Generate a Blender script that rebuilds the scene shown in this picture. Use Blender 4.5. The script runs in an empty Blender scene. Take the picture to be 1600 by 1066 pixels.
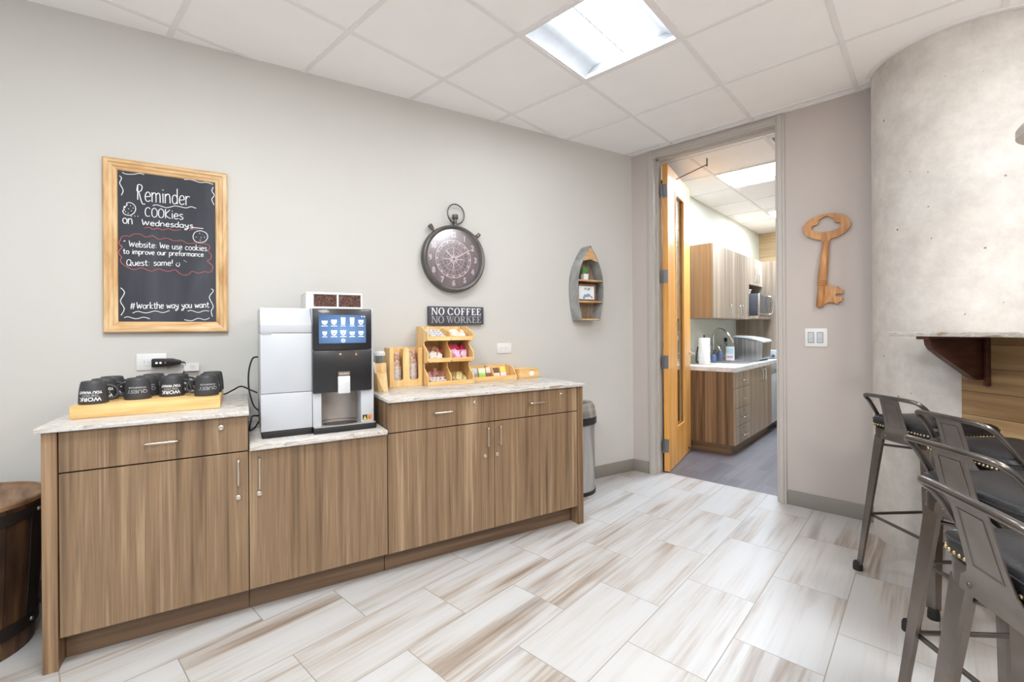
import bpy, bmesh, math, random
from mathutils import Vector, Matrix
random.seed(7)
scene = bpy.context.scene
COL = scene.collection
PI = math.pi

# ------------------------------------------------------------------ camera
F_PX, HOR, YAW, ROLL, CAM_H = 711.92, 517.06, 0.74105, -0.0073, 1.2326
cam_d = bpy.data.cameras.new('camera'); cam = bpy.data.objects.new('camera', cam_d); COL.objects.link(cam)
cam_d.sensor_fit = 'HORIZONTAL'; cam_d.sensor_width = 36.0
cam_d.lens = F_PX / 1600 * 36.0
cam_d.shift_y = -(533.0 - HOR) / 1600
cam_d.clip_start = 0.02
cam.matrix_world = (Matrix.Translation((0, 0, CAM_H)) @ Matrix.Rotation(YAW, 4, 'Z')
                    @ Matrix.Rotation(PI / 2, 4, 'X') @ Matrix.Rotation(ROLL, 4, 'Z'))
scene.camera = cam

# ------------------------------------------------------------------ world, exposure
world = bpy.data.worlds.new('World'); scene.world = world; world.use_nodes = True
bg = world.node_tree.nodes['Background']
bg.inputs[0].default_value = (0.90, 0.95, 1.0, 1); bg.inputs[1].default_value = 0.44
_n, _l = world.node_tree.nodes, world.node_tree.links      # ambient fill for the unseen open floor, made brighter below to lift the ceiling
_tc = _n.new('ShaderNodeTexCoord'); _sp = _n.new('ShaderNodeSeparateXYZ'); _mr = _n.new('ShaderNodeMapRange')
_mr.inputs[1].default_value = -.35; _mr.inputs[2].default_value = .35; _mr.inputs[3].default_value = 0.88; _mr.inputs[4].default_value = 0.32
_l.new(_tc.outputs['Generated'], _sp.inputs[0]); _l.new(_sp.outputs[2], _mr.inputs[0]); _l.new(_mr.outputs[0], bg.inputs[1])
scene.view_settings.view_transform = 'Standard'; scene.view_settings.look = 'None'
scene.view_settings.gamma = 1.0; scene.view_settings.use_curve_mapping = False
scene.view_settings.exposure = 0.11

# ------------------------------------------------------------------ lights of the room outside the frame
CZ = 2.76
def area(name, loc, size, power, col=(.90, .955, 1.0), rot=(0, 0, 0)):
    d = bpy.data.lights.new(name, 'AREA'); d.shape = 'SQUARE'; d.size = size; d.energy = power; d.color = col
    o = bpy.data.objects.new(name, d); COL.objects.link(o); o.location = loc; o.rotation_euler = rot
    return o
TROFFER_E, KITCHEN_E = 24.0, 100.0
area('ceiling_panel_light', (-1.25, 0.24, CZ - .02), .55, 40)
area('ceiling_panel_light', (1.19, 2.07, CZ - .02), .55, 45)
area('ceiling_panel_light', (1.19, -0.37, CZ - .02), .55, 60)
area('ceiling_panel_light', (1.19, -2.8, CZ - .02), .55, 60)
area('ceiling_panel_light', (-1.25, -2.2, CZ - .02), .55, 16)

for _p in ((1.35, 1.45, 1.98), (1.0, 0.6, 1.98)):          # further warm pendant lamps over the bar, to the right of the frame
    _d = bpy.data.lights.new('pendant_bulb_light', 'POINT'); _d.energy = 17; _d.color = (1.0, .74, .52); _d.shadow_soft_size = .06
    _o = bpy.data.objects.new('pendant_bulb_light', _d); COL.objects.link(_o); _o.location = _p

# ------------------------------------------------------------------ calibrated wall frame
PH = 0.296574
MX, MY = math.sin(PH), math.cos(PH)          # along the long wall, towards the far corner
NX, NY = math.cos(PH), -math.sin(PH)         # out of the long wall, into the room
CX, CY = -1.92455, 3.67706                   # the far corner of the room
RZ = math.atan2(MY, MX)
def W(s, d, z): return (CX - MX * s + NX * d, CY - MY * s + NY * d, z)

# ------------------------------------------------------------------ materials
def lin(c):
    out = []
    for v in c[:3]:
        v /= 255.0
        out.append(v / 12.92 if v <= 0.04045 else ((v + 0.055) / 1.055) ** 2.4)
    return (*out, 1.0)
MATS = {}
def new_mat(name):
    m = bpy.data.materials.new(name); m.use_nodes = True; MATS[name] = m
    nt = m.node_tree
    return m, nt, nt.nodes, nt.links, nt.nodes['Principled BSDF']
def mat(name, c, rough=.5, metal=0.0, var=0.06, scale=12, bump=0.0, coat=0, spec=.5, emit=0, bscale=None):
    """plain surface with a little procedural unevenness"""
    if name in MATS: return MATS[name]
    m, nt, N, L, P = new_mat(name)
    tc = N.new('ShaderNodeTexCoord'); nz = N.new('ShaderNodeTexNoise'); nz.inputs['Scale'].default_value = scale; nz.inputs['Detail'].default_value = 4
    L.new(tc.outputs['Object'], nz.inputs['Vector'])
    r = N.new('ShaderNodeValToRGB'); l = lin(c)
    r.color_ramp.elements[0].color = (*[x * (1 - var) for x in l[:3]], 1); r.color_ramp.elements[1].color = (*[min(1, x * (1 + var)) for x in l[:3]], 1)
    r.color_ramp.elements[0].position = .3; r.color_ramp.elements[1].position = .7
    L.new(nz.outputs['Fac'], r.inputs['Fac']); L.new(r.outputs['Color'], P.inputs['Base Color'])
    P.inputs['Roughness'].default_value = rough; P.inputs['Metallic'].default_value = metal
    P.inputs['Coat Weight'].default_value = coat; P.inputs['Specular IOR Level'].default_value = spec
    if bump:
        n2 = N.new('ShaderNodeTexNoise'); n2.inputs['Scale'].default_value = bscale or scale * 8; n2.inputs['Detail'].default_value = 3
        L.new(tc.outputs['Object'], n2.inputs['Vector'])
        b = N.new('ShaderNodeBump'); b.inputs['Strength'].default_value = bump; b.inputs['Distance'].default_value = .004
        L.new(n2.outputs['Fac'], b.inputs['Height']); L.new(b.outputs['Normal'], P.inputs['Normal'])
    if emit:
        L.new(r.outputs['Color'], P.inputs['Emission Color']); P.inputs['Emission Strength'].default_value = emit
    return m
def ramp_mat(name, stops, scale, detail=6, rough=.5, metal=0, distort=0.0, noise_scale=1.0, coat=0, fine=0.0, fine_scale=(1, 1, 1), bump=0, rot=(0, 0, 0), coord='Object', spec=.5):
    if name in MATS: return MATS[name]
    m, nt, N, L, P = new_mat(name)
    tc = N.new('ShaderNodeTexCoord'); mp = N.new('ShaderNodeMapping'); mp.inputs['Scale'].default_value = scale; mp.inputs['Rotation'].default_value = rot
    L.new(tc.outputs[coord], mp.inputs['Vector'])
    nz = N.new('ShaderNodeTexNoise'); nz.inputs['Scale'].default_value = noise_scale; nz.inputs['Detail'].default_value = detail; nz.inputs['Distortion'].default_value = distort
    L.new(mp.outputs['Vector'], nz.inputs['Vector'])
    r = N.new('ShaderNodeValToRGB')
    els = r.color_ramp.elements
    els[0].position, els[0].color = stops[0][0], lin(stops[0][1]); els[1].position, els[1].color = stops[-1][0], lin(stops[-1][1])
    for p, c in stops[1:-1]:
        e = els.new(p); e.color = lin(c)
    L.new(nz.outputs['Fac'], r.inputs['Fac'])
    out = r.outputs['Color']
    if fine:
        m2 = N.new('ShaderNodeMapping'); m2.inputs['Scale'].default_value = fine_scale; L.new(tc.outputs[coord], m2.inputs['Vector'])
        n2 = N.new('ShaderNodeTexNoise'); n2.inputs['Scale'].default_value = 1; n2.inputs['Detail'].default_value = 3; L.new(m2.outputs['Vector'], n2.inputs['Vector'])
        mr = N.new('ShaderNodeMapRange'); mr.inputs[1].default_value = .3; mr.inputs[2].default_value = .7; mr.inputs[3].default_value = 1 - fine; mr.inputs[4].default_value = 1 + fine
        L.new(n2.outputs['Fac'], mr.inputs[0])
        mx = N.new('ShaderNodeMix'); mx.data_type = 'RGBA'; mx.blend_type = 'MULTIPLY'; mx.inputs['Factor'].default_value = 1
        L.new(out, mx.inputs[6]); L.new(mr.outputs[0], mx.inputs[7]); out = mx.outputs[2]
    L.new(out, P.inputs['Base Color'])
    P.inputs['Roughness'].default_value = rough; P.inputs['Metallic'].default_value = metal; P.inputs['Coat Weight'].default_value = coat; P.inputs['Specular IOR Level'].default_value = spec
    if bump:
        b = N.new('ShaderNodeBump'); b.inputs['Strength'].default_value = bump; b.inputs['Distance'].default_value = .003
        L.new(nz.outputs['Fac'], b.inputs['Height']); L.new(b.outputs['Normal'], P.inputs['Normal'])
    return m
def emit_mat(name, c, strength):
    if name in MATS: return MATS[name]
    m, nt, N, L, P = new_mat(name)
    P.inputs['Base Color'].default_value = lin(c); P.inputs['Emission Color'].default_value = lin(c); P.inputs['Emission Strength'].default_value = strength
    return m
def glass_mat(name, tint=(255, 255, 255), refl=.08, rough=.03):
    if name in MATS: return MATS[name]
    m, nt, N, L, P = new_mat(name)
    out = N['Material Output']; tr = N.new('ShaderNodeBsdfTransparent'); tr.inputs[0].default_value = lin(tint)
    gl = N.new('ShaderNodeBsdfGlossy'); gl.inputs['Roughness'].default_value = rough
    lw = N.new('ShaderNodeLayerWeight'); lw.inputs['Blend'].default_value = .35
    mr = N.new('ShaderNodeMapRange'); mr.inputs[3].default_value = refl; mr.inputs[4].default_value = .9; L.new(lw.outputs['Facing'], mr.inputs[0])
    mx = N.new('ShaderNodeMixShader'); L.new(mr.outputs[0], mx.inputs[0]); L.new(tr.outputs[0], mx.inputs[1]); L.new(gl.outputs[0], mx.inputs[2]); L.new(mx.outputs[0], out.inputs[0])
    return m

def tile_floor_mat():
    m, nt, N, L, P = new_mat('wood_look_floor_tile')
    def math_(op, a, b=None, c=None):
        n = N.new('ShaderNodeMath'); n.operation = op
        for i, v in enumerate((a, b, c)):
            if v is None: continue
            if isinstance(v, (int, float)): n.inputs[i].default_value = v
            else: L.new(v, n.inputs[i])
        return n.outputs[0]
    tc = N.new('ShaderNodeTexCoord'); sp = N.new('ShaderNodeSeparateXYZ'); L.new(tc.outputs['Object'], sp.inputs[0])
    X, Y = sp.outputs[0], sp.outputs[1]
    a = math_('DIVIDE', math_('SUBTRACT', X, -1.8021), .3048)
    row = math_('FLOOR', a); fa = math_('SUBTRACT', a, row)
    odd = math_('FLOORED_MODULO', row, 2.0)
    b = math_('DIVIDE', math_('SUBTRACT', math_('SUBTRACT', Y, .714), math_('MULTIPLY', odd, .3085)), .6096)
    colm = math_('FLOOR', b); fb = math_('SUBTRACT', b, colm)
    ea = math_('MULTIPLY', math_('MINIMUM', fa, math_('SUBTRACT', 1.0, fa)), .3048)
    eb = math_('MULTIPLY', math_('MINIMUM', fb, math_('SUBTRACT', 1.0, fb)), .6096)
    edge = math_('MINIMUM', ea, eb)
    grout = N.new('ShaderNodeMapRange'); grout.inputs[1].default_value = .0012; grout.inputs[2].default_value = .0024; L.new(edge, grout.inputs[0])
    cv = N.new('ShaderNodeCombineXYZ'); L.new(row, cv.inputs[0]); L.new(colm, cv.inputs[1])
    wn = N.new('ShaderNodeTexWhiteNoise'); wn.noise_dimensions = '3D'; L.new(cv.outputs[0], wn.inputs['Vector'])
    rnd = wn.outputs['Value']
    def streak(sx, sy, off, detail, dist=0.0):
        c = N.new('ShaderNodeCombineXYZ')
        L.new(math_('MULTIPLY', X, sx), c.inputs[0]); L.new(math_('MULTIPLY', Y, sy), c.inputs[1]); L.new(math_('MULTIPLY', rnd, off), c.inputs[2])
        n = N.new('ShaderNodeTexNoise'); n.inputs['Scale'].default_value = 1; n.inputs['Detail'].default_value = detail; n.inputs['Distortion'].default_value = dist
        L.new(c.outputs[0], n.inputs['Vector']); return n.outputs['Fac']
    s1 = streak(11, .7, 300, 5, .2); s2 = streak(70, 2.5, 170, 6); s3 = streak(4, 1.0, 90, 3, .3)
    mixv = math_('ADD', math_('ADD', math_('MULTIPLY', s1, .50), math_('MULTIPLY', s2, .20)), math_('MULTIPLY', s3, .30))
    r = N.new('ShaderNodeValToRGB'); els = r.color_ramp.elements
    els[0].position = .30; els[0].color = lin((112, 97, 85)); els[1].position = .64; els[1].color = lin((194, 193, 191))
    for p, c in ((.345, (138, 122, 108)), (.398, (160, 147, 135)), (.436, (176, 168, 160)), (.475, (186, 182, 177)), (.54, (192, 190, 188))):
        e = els.new(p); e.color = lin(c)
    L.new(mixv, r.inputs['Fac'])
    s4 = streak(9, .8, 500, 3, .2)
    g = N.new('ShaderNodeMapRange'); g.inputs[1].default_value = .60; g.inputs[2].default_value = .72; g.inputs[3].default_value = 0; g.inputs[4].default_value = .6; L.new(s4, g.inputs[0])
    mg = N.new('ShaderNodeMix'); mg.data_type = 'RGBA'; L.new(g.outputs[0], mg.inputs['Factor']); L.new(r.outputs[0], mg.inputs[6]); mg.inputs[7].default_value = lin((128, 120, 116))
    mx = N.new('ShaderNodeMix'); mx.data_type = 'RGBA'; L.new(grout.outputs[0], mx.inputs['Factor'])
    mx.inputs[6].default_value = lin((150, 142, 134)); L.new(mg.outputs[2], mx.inputs[7])
    L.new(mx.outputs[2], P.inputs['Base Color']); P.inputs['Roughness'].default_value = .38
    bp = N.new('ShaderNodeBump'); bp.inputs['Strength'].default_value = .4; bp.inputs['Distance'].default_value = .002
    L.new(grout.outputs[0], bp.inputs['Height']); L.new(bp.outputs['Normal'], P.inputs['Normal'])
    return m
def plank_mat(name, stops, plank_h, plank_l, axis='x', rough=.5, gap=(60, 45, 32)):
    """horizontal planks: length runs along local x (or y), height along z"""
    m, nt, N, L, P = new_mat(name)
    tc = N.new('ShaderNodeTexCoord'); sp = N.new('ShaderNodeSeparateXYZ'); L.new(tc.outputs['Object'], sp.inputs[0])
    cb = N.new('ShaderNodeCombineXYZ'); L.new(sp.outputs[0 if axis == 'x' else 1], cb.inputs[0]); L.new(sp.outputs[2 if axis != 'floor' else 0], cb.inputs[1])
    br = N.new('ShaderNodeTexBrick'); br.inputs['Scale'].default_value = 1; br.inputs['Brick Width'].default_value = plank_l; br.inputs['Row Height'].default_value = plank_h
    br.inputs['Mortar Size'].default_value = .0012; br.offset = .37; br.inputs['Color1'].default_value = (0, 0, 0, 1); br.inputs['Color2'].default_value = (1, 1, 1, 1); br.inputs['Mortar'].default_value = (.5, .5, .5, 1)
    L.new(cb.outputs[0], br.inputs['Vector'])
    mp = N.new('ShaderNodeMapping'); mp.inputs['Scale'].default_value = (1.6, 22, 1); L.new(cb.outputs[0], mp.inputs['Vector'])
    nz = N.new('ShaderNodeTexNoise'); nz.inputs['Scale'].default_value = 1; nz.inputs['Detail'].default_value = 5; nz.noise_dimensions = '4D'
    L.new(mp.outputs[0], nz.inputs['Vector'])
    sc = N.new('ShaderNodeSeparateColor'); L.new(br.outputs['Color'], sc.inputs[0])
    ml = N.new('ShaderNodeMath'); ml.operation = 'MULTIPLY'; ml.inputs[1].default_value = 20; L.new(sc.outputs[0], ml.inputs[0]); L.new(ml.outputs[0], nz.inputs['W'])
    ad = N.new('ShaderNodeMath'); ad.operation = 'MULTIPLY_ADD'; ad.inputs[1].default_value = .3; L.new(sc.outputs[0], ad.inputs[0])
    m7 = N.new('ShaderNodeMath'); m7.operation = 'MULTIPLY'; m7.inputs[1].default_value = .75; L.new(nz.outputs['Fac'], m7.inputs[0]); L.new(m7.outputs[0], ad.inputs[2])
    r = N.new('ShaderNodeValToRGB'); els = r.color_ramp.elements
    els[0].position, els[0].color = stops[0][0], lin(stops[0][1]); els[1].position, els[1].color = stops[-1][0], lin(stops[-1][1])
    for p, c in stops[1:-1]:
        e = els.new(p); e.color = lin(c)
    L.new(ad.outputs[0], r.inputs[0])
    mx = N.new('ShaderNodeMix'); mx.data_type = 'RGBA'; L.new(br.outputs['Fac'], mx.inputs['Factor']); L.new(r.outputs[0], mx.inputs[6]); mx.inputs[7].default_value = lin(gap)
    L.new(mx.outputs[2], P.inputs['Base Color']); P.inputs['Roughness'].default_value = rough
    return m

M_WALL = mat('greige_wall_paint', (204, 201, 195), .75, var=.012, scale=2, bump=.03, bscale=180)
M_WALL2 = mat('taupe_wall_paint', (190, 180, 174), .75, var=.012, scale=2, bump=.03, bscale=180)
M_TRIM = mat('grey_trim_paint', (186, 179, 172), .45, var=.015, scale=3)
M_BASE = mat('grey_baseboard', (140, 134, 127), .5, var=.02, scale=3)
M_CEIL = mat('ceiling_panel', (247, 244, 242), .9, var=.012, scale=5, bump=.06, bscale=300)
M_TBAR = mat('ceiling_grid_metal', (234, 229, 228), .6, var=.01)
M_FLOOR = tile_floor_mat()
M_KFLOOR = plank_mat('grey_vinyl_plank', [(.2, (88, 83, 88)), (.5, (104, 99, 104)), (.8, (122, 116, 120))], .16, 1.1, 'floor', .45, (92, 86, 90))
M_PLANK = plank_mat('bar_wood_plank', [(.2, (98, 74, 50)), (.42, (146, 112, 76)), (.6, (180, 146, 104)), (.82, (206, 178, 138))], .115, .62, 'x', .45)
M_PLANK2 = plank_mat('kitchen_wood_plank', [(.2, (150, 118, 80)), (.5, (190, 160, 118)), (.8, (214, 188, 148))], .14, .7, 'x', .5)
M_CONC = None
M_LAM = ramp_mat('walnut_laminate', [(.29, (98, 76, 56)), (.40, (124, 99, 73)), (.48, (141, 114, 86)), (.53, (129, 104, 78)), (.58, (146, 120, 92)), (.67, (168, 142, 111))], (30, 30, .7), 8, .42, distort=.25, fine=.16, fine_scale=(230, 230, 4))
M_LAMEND = ramp_mat('walnut_laminate_edge', [(.30, (92, 68, 48)), (.48, (132, 103, 75)), (.66, (160, 130, 98))], (32, 32, .7), 8, .42, distort=.25, fine=.16, fine_scale=(230, 230, 4))
M_LAMK = ramp_mat('kitchen_laminate_front', [(.28, (128, 108, 90)), (.5, (160, 140, 120)), (.74, (186, 168, 148))], (20, 20, .6), 6, .42, distort=.3, fine=.08, fine_scale=(150, 150, 2.5))
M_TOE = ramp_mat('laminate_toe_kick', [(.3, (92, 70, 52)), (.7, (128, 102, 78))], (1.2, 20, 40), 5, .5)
M_DARKGAP = mat('cabinet_interior', (70, 54, 42), .7)
M_STONE = ramp_mat('veined_stone', [(.30, (140, 120, 100)), (.37, (176, 162, 146)), (.43, (206, 201, 194)), (.49, (186, 178, 170)), (.53, (214, 211, 206)), (.60, (196, 190, 184)), (.65, (172, 160, 148)), (.70, (206, 202, 197)), (.78, (158, 144, 130))], (2.2, 9, 9), 8, .22, distort=2.2, noise_scale=1.8, fine=.10, fine_scale=(90, 90, 90))
M_KSTONE = ramp_mat('white_stone', [(.3, (206, 206, 208)), (.5, (236, 236, 236)), (.7, (246, 246, 246))], (12, 12, 12), 6, .2, distort=.8)
M_NICKEL = mat('brushed_nickel', (218, 208, 196), .28, 1.0, .04, 40)
M_CHROME = mat('chrome', (225, 225, 228), .12, 1.0, .02)
M_STEEL = ramp_mat('brushed_steel', [(.3, (178, 174, 170)), (.7, (214, 211, 208))], (90, 90, 1.5), 4, .3, 1.0)
M_STEELH = ramp_mat('brushed_steel_horizontal', [(.3, (168, 166, 164)), (.7, (208, 206, 204))], (2, 2, 120), 4, .3, 1.0)
M_BLACK = mat('black_plastic', (34, 33, 33), .45, var=.05)
M_GLOSSB = mat('gloss_black_panel', (30, 29, 30), .3, var=.03, coat=.15)
M_WHITE = mat('white_enamel', (190, 192, 196), .35, var=.01)
M_WPLASTIC = mat('white_plastic', (224, 223, 221), .4, var=.01)
M_BAMBOO = ramp_mat('bamboo', [(.3, (216, 168, 102)), (.5, (233, 191, 126)), (.7, (243, 209, 150))], (3, 30, 30), 5, .4, fine=.06, fine_scale=(8, 160, 160))
M_BAMBOOV = ramp_mat('bamboo_upright', [(.3, (218, 172, 106)), (.5, (234, 193, 130)), (.7, (244, 211, 154))], (30, 30, 3), 5, .4, fine=.06, fine_scale=(160, 160, 8))
M_PINE = ramp_mat('whitewashed_pine', [(.28, (166, 118, 70)), (.45, (204, 162, 110)), (.6, (220, 184, 136)), (.75, (234, 206, 164))], (26, 26, 4), 6, .5, distort=.5, fine=.08, fine_scale=(120, 120, 14))
M_PINEH = ramp_mat('whitewashed_pine_rail', [(.28, (166, 118, 70)), (.45, (204, 162, 110)), (.6, (220, 184, 136)), (.75, (234, 206, 164))], (4, 26, 26), 6, .5, distort=.5, fine=.08, fine_scale=(14, 120, 120))
M_SLATE = ramp_mat('chalkboard_slate', [(.25, (58, 58, 64)), (.5, (64, 65, 71)), (.75, (78, 79, 86))], (8, 3, 1.6), 6, .75, distort=.6, spec=.25)
M_CHALK = mat('white_chalk', (240, 240, 240), .9, var=.08, scale=300)
M_CHALKR = mat('red_chalk', (206, 112, 104), .9, var=.12, scale=300)
M_GUN = ramp_mat('gunmetal', [(.3, (88, 84, 80)), (.7, (120, 114, 109))], (6, 6, 6), 5, .3, .9)
M_GUNL = ramp_mat('worn_gunmetal', [(.3, (104, 98, 93)), (.7, (142, 134, 128))], (5, 5, 5), 5, .34, .85)
M_LEATHER = mat('black_leather', (38, 38, 40), .4, spec=.4, var=.12, scale=9, bump=.25, bscale=140)
M_BRASS = mat('brass_nail', (206, 186, 140), .3, 1.0)
M_RUBBER = mat('black_rubber', (40, 39, 38), .7)
M_CHERRY = ramp_mat('dark_cherry_wood', [(.3, (56, 30, 22)), (.5, (76, 42, 31)), (.7, (96, 56, 42))], (6, 6, 30), 5, .35, distort=.4)
M_KEY = ramp_mat('oak_key', [(.3, (152, 100, 56)), (.5, (184, 128, 76)), (.7, (206, 152, 98))], (30, 30, 6), 6, .45, distort=.6, fine=.08, fine_scale=(200, 60, 30))
M_DOOR = ramp_mat('honey_maple', [(.3, (214, 146, 66)), (.5, (228, 164, 84)), (.7, (238, 182, 108))], (14, 14, 1.0), 5, .38, distort=.5, fine=.05, fine_scale=(90, 90, 3))
M_BARREL = ramp_mat('dark_stave_wood', [(.28, (40, 26, 18)), (.45, (68, 46, 30)), (.58, (94, 66, 42)), (.72, (116, 84, 54))], (14, 14, 2), 6, .5, distort=.7, fine=.15, fine_scale=(90, 90, 8))
M_BARLID = ramp_mat('barrel_lid_wood', [(.28, (96, 68, 46)), (.5, (132, 100, 72)), (.72, (158, 124, 92))], (4, 22, 6), 6, .5, distort=.7, fine=.1, fine_scale=(10, 120, 10))
M_HOOP = mat('dark_hoop_iron', (52, 46, 44), .45, .5, .15, 20)
M_MUG = mat('matte_charcoal_mug', (58, 58, 60), .5, var=.04)
M_PRINTW = mat('white_print', (236, 236, 236), .6)
M_PRINTG = mat('grey_print', (150, 150, 152), .6)
M_PRINTP = mat('pink_print', (176, 150, 156), .6)
M_OUTLET = mat('outlet_slot', (120, 116, 112), .6)

# ------------------------------------------------------------------ mesh builder
class MB:
    def __init__(self): self.bm = bmesh.new(); self.mi = 0
    def _f(self, vs):
        try:
            f = self.bm.faces.new(vs); f.material_index = self.mi; return f
        except ValueError: return None
    def box(self, x0, x1, y0, y1, z0, z1, bev=0.0, seg=2, mat=None):
        v = [self.bm.verts.new(Vector((x, y, z))) for x in (x0, x1) for y in (y0, y1) for z in (z0, z1)]
        fs = [self._f([v[i] for i in q]) for q in ((0, 1, 3, 2), (4, 6, 7, 5), (0, 4, 5, 1), (2, 3, 7, 6), (0, 2, 6, 4), (1, 5, 7, 3))]
        if mat is not None:
            for a in v: a.co = mat @ a.co
        if bev: self._bev(fs, bev, seg)
        return self
    def _bev(self, fs, bev, seg):
        es = list({e for f in fs if f for e in f.edges})
        r = bmesh.ops.bevel(self.bm, geom=es, offset=bev, segments=seg, affect='EDGES', profile=.5, clamp_overlap=True)
        for f in r['faces']: f.material_index = self.mi
    def prism(self, pts, plane, a, b, bev=0.0, seg=2):
        def P(u, v, w):
            return {'xz': (u, w, v), 'xy': (u, v, w), 'yz': (w, u, v)}[plane]
        A = [self.bm.verts.new(P(u, v, a)) for u, v in pts]; B = [self.bm.verts.new(P(u, v, b)) for u, v in pts]
        fs = [self._f(A), self._f(list(reversed(B)))]
        n = len(pts)
        for i in range(n): fs.append(self._f([A[i], A[(i + 1) % n], B[(i + 1) % n], B[i]]))
        if bev: self._bev(fs, bev, seg)
        return self
    def ring(self, outer, inner, plane, a, b):
        """solid between two loops with the same number of points"""
        def P(u, v, w): return {'xz': (u, w, v), 'xy': (u, v, w), 'yz': (w, u, v)}[plane]
        n = len(outer)
        V = [[self.bm.verts.new(P(u, v, w)) for u, v in lp] for lp, w in ((outer, a), (outer, b), (inner, a), (inner, b))]
        for i in range(n):
            j = (i + 1) % n
            self._f([V[0][i], V[0][j], V[1][j], V[1][i]]); self._f([V[2][j], V[2][i], V[3][i], V[3][j]])
            self._f([V[0][j], V[0][i], V[2][i], V[2][j]]); self._f([V[1][i], V[1][j], V[3][j], V[3][i]])
        return self
    def tube(self, pts, r, n=8, closed=False, flat=None):
        pts = [Vector(p) for p in pts]; m = len(pts)
        rs = r if isinstance(r, (list, tuple)) else [r] * m
        T = []
        for i in range(m):
            if closed: t = pts[(i + 1) % m] - pts[i - 1]
            else: t = pts[min(i + 1, m - 1)] - pts[max(i - 1, 0)]
            T.append(t.normalized() if t.length else Vector((0, 0, 1)))
        up = Vector((0, 0, 1)) if abs(T[0].z) < .9 else Vector((1, 0, 0))
        X = T[0].cross(up).normalized(); rings = []
        for i in range(m):
            X = (X - T[i] * X.dot(T[i])); X = X.normalized() if X.length > 1e-6 else T[i].orthogonal().normalized()
            Y = T[i].cross(X)
            rings.append([self.bm.verts.new(pts[i] + (X * math.cos(2 * PI * k / n) + Y * math.sin(2 * PI * k / n)) * rs[i]) for k in range(n)])
        for i in range(m if closed else m - 1):
            A, B = rings[i], rings[(i + 1) % m]
            for k in range(n): self._f([A[k], A[(k + 1) % n], B[(k + 1) % n], B[k]])
        if not closed: self._f(list(reversed(rings[0]))); self._f(rings[-1])
        return self
    def lathe(self, prof, n=32, c=(0, 0, 0), axis='z', sx=1, sy=1, a0=0, a1=2 * PI, cap=True):
        full = abs(a1 - a0 - 2 * PI) < 1e-6; c = Vector(c); rings = []
        cnt = n if full else n + 1
        for r, z in prof:
            rr = []
            for k in range(cnt):
                a = a0 + (a1 - a0) * k / n; u, v = r * math.cos(a) * sx, r * math.sin(a) * sy
                rr.append(self.bm.verts.new(c + Vector({'z': (u, v, z), 'y': (u, z, v), 'x': (z, u, v)}[axis])))
            rings.append(rr)
        for i in range(len(prof) - 1):
            A, B = rings[i], rings[i + 1]
            for k in range(cnt if full else cnt - 1):
                j = (k + 1) % cnt; self._f([A[k], A[j], B[j], B[k]])
        if full and cap:
            if prof[0][0] > 1e-6: self._f(list(reversed(rings[0])))
            if prof[-1][0] > 1e-6: self._f(rings[-1])
        bmesh.ops.remove_doubles(self.bm, verts=[v for rr in rings for v in rr], dist=1e-6)
        return self
    def loft(self, loops, caps=True):
        R = [[self.bm.verts.new(p) for p in lp] for lp in loops]; n = len(R[0])
        for A, B in zip(R, R[1:]):
            for k in range(n): self._f([A[k], A[(k + 1) % n], B[(k + 1) % n], B[k]])
        if caps: self._f(list(reversed(R[0]))); self._f(R[-1])
        return self
    def ball(self, c, r, n=12, sc=(1, 1, 1)):
        m = Matrix.Translation(c) @ Matrix.Diagonal((*[r * s for s in sc], 1))
        g = bmesh.ops.create_uvsphere(self.bm, u_segments=n, v_segments=max(4, n // 2), radius=1, matrix=m)
        for v in g['verts']:
            for f in v.link_faces: f.material_index = self.mi
        return self
    def mesh_data(self, verts, faces, fn=None):
        vs = [self.bm.verts.new(fn(Vector(v)) if fn else v) for v in verts]
        for f in faces: self._f([vs[i] for i in f])
        return self
    def xf(self, M):
        bmesh.ops.transform(self.bm, matrix=M, verts=self.bm.verts); return self
    def obj(self, name, mats, parent=None, smooth=.6, loc=None):
        bmesh.ops.recalc_face_normals(self.bm, faces=self.bm.faces)
        me = bpy.data.meshes.new(name); self.bm.to_mesh(me); self.bm.free()
        for m in (mats if isinstance(mats, (list, tuple)) else [mats]): me.materials.append(m)
        if smooth:
            me.polygons.foreach_set('use_smooth', [True] * len(me.polygons)); me.set_sharp_from_angle(angle=smooth)
        o = bpy.data.objects.new(name, me); COL.objects.link(o)
        if parent: o.parent = parent
        if loc: o.location = loc
        return o
def tag(o, label, cat, group=None, kind=None):
    o['label'] = label; o['category'] = cat
    if group: o['group'] = group
    if kind: o['kind'] = kind
    return o
def thing(name, label, cat, loc=(0, 0, 0), rz=0.0, group=None):
    o = bpy.data.objects.new(name, None); COL.objects.link(o); o.location = loc; o.rotation_euler = (0, 0, rz); o.empty_display_size = .05
    return tag(o, label, cat, group)
def struct(o):
    o['kind'] = 'structure'; return o
def dup(root, loc, rz=0.0, label=None, group=None):
    r = root.copy(); COL.objects.link(r); r.location = loc; r.rotation_euler = (0, 0, rz)
    if label: r['label'] = label
    if group: r['group'] = group
    for ch in list(root.children):
        c = ch.copy(); COL.objects.link(c); c.parent = r
        for g in list(ch.children):
            d = g.copy(); COL.objects.link(d); d.parent = c
    return r
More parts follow.
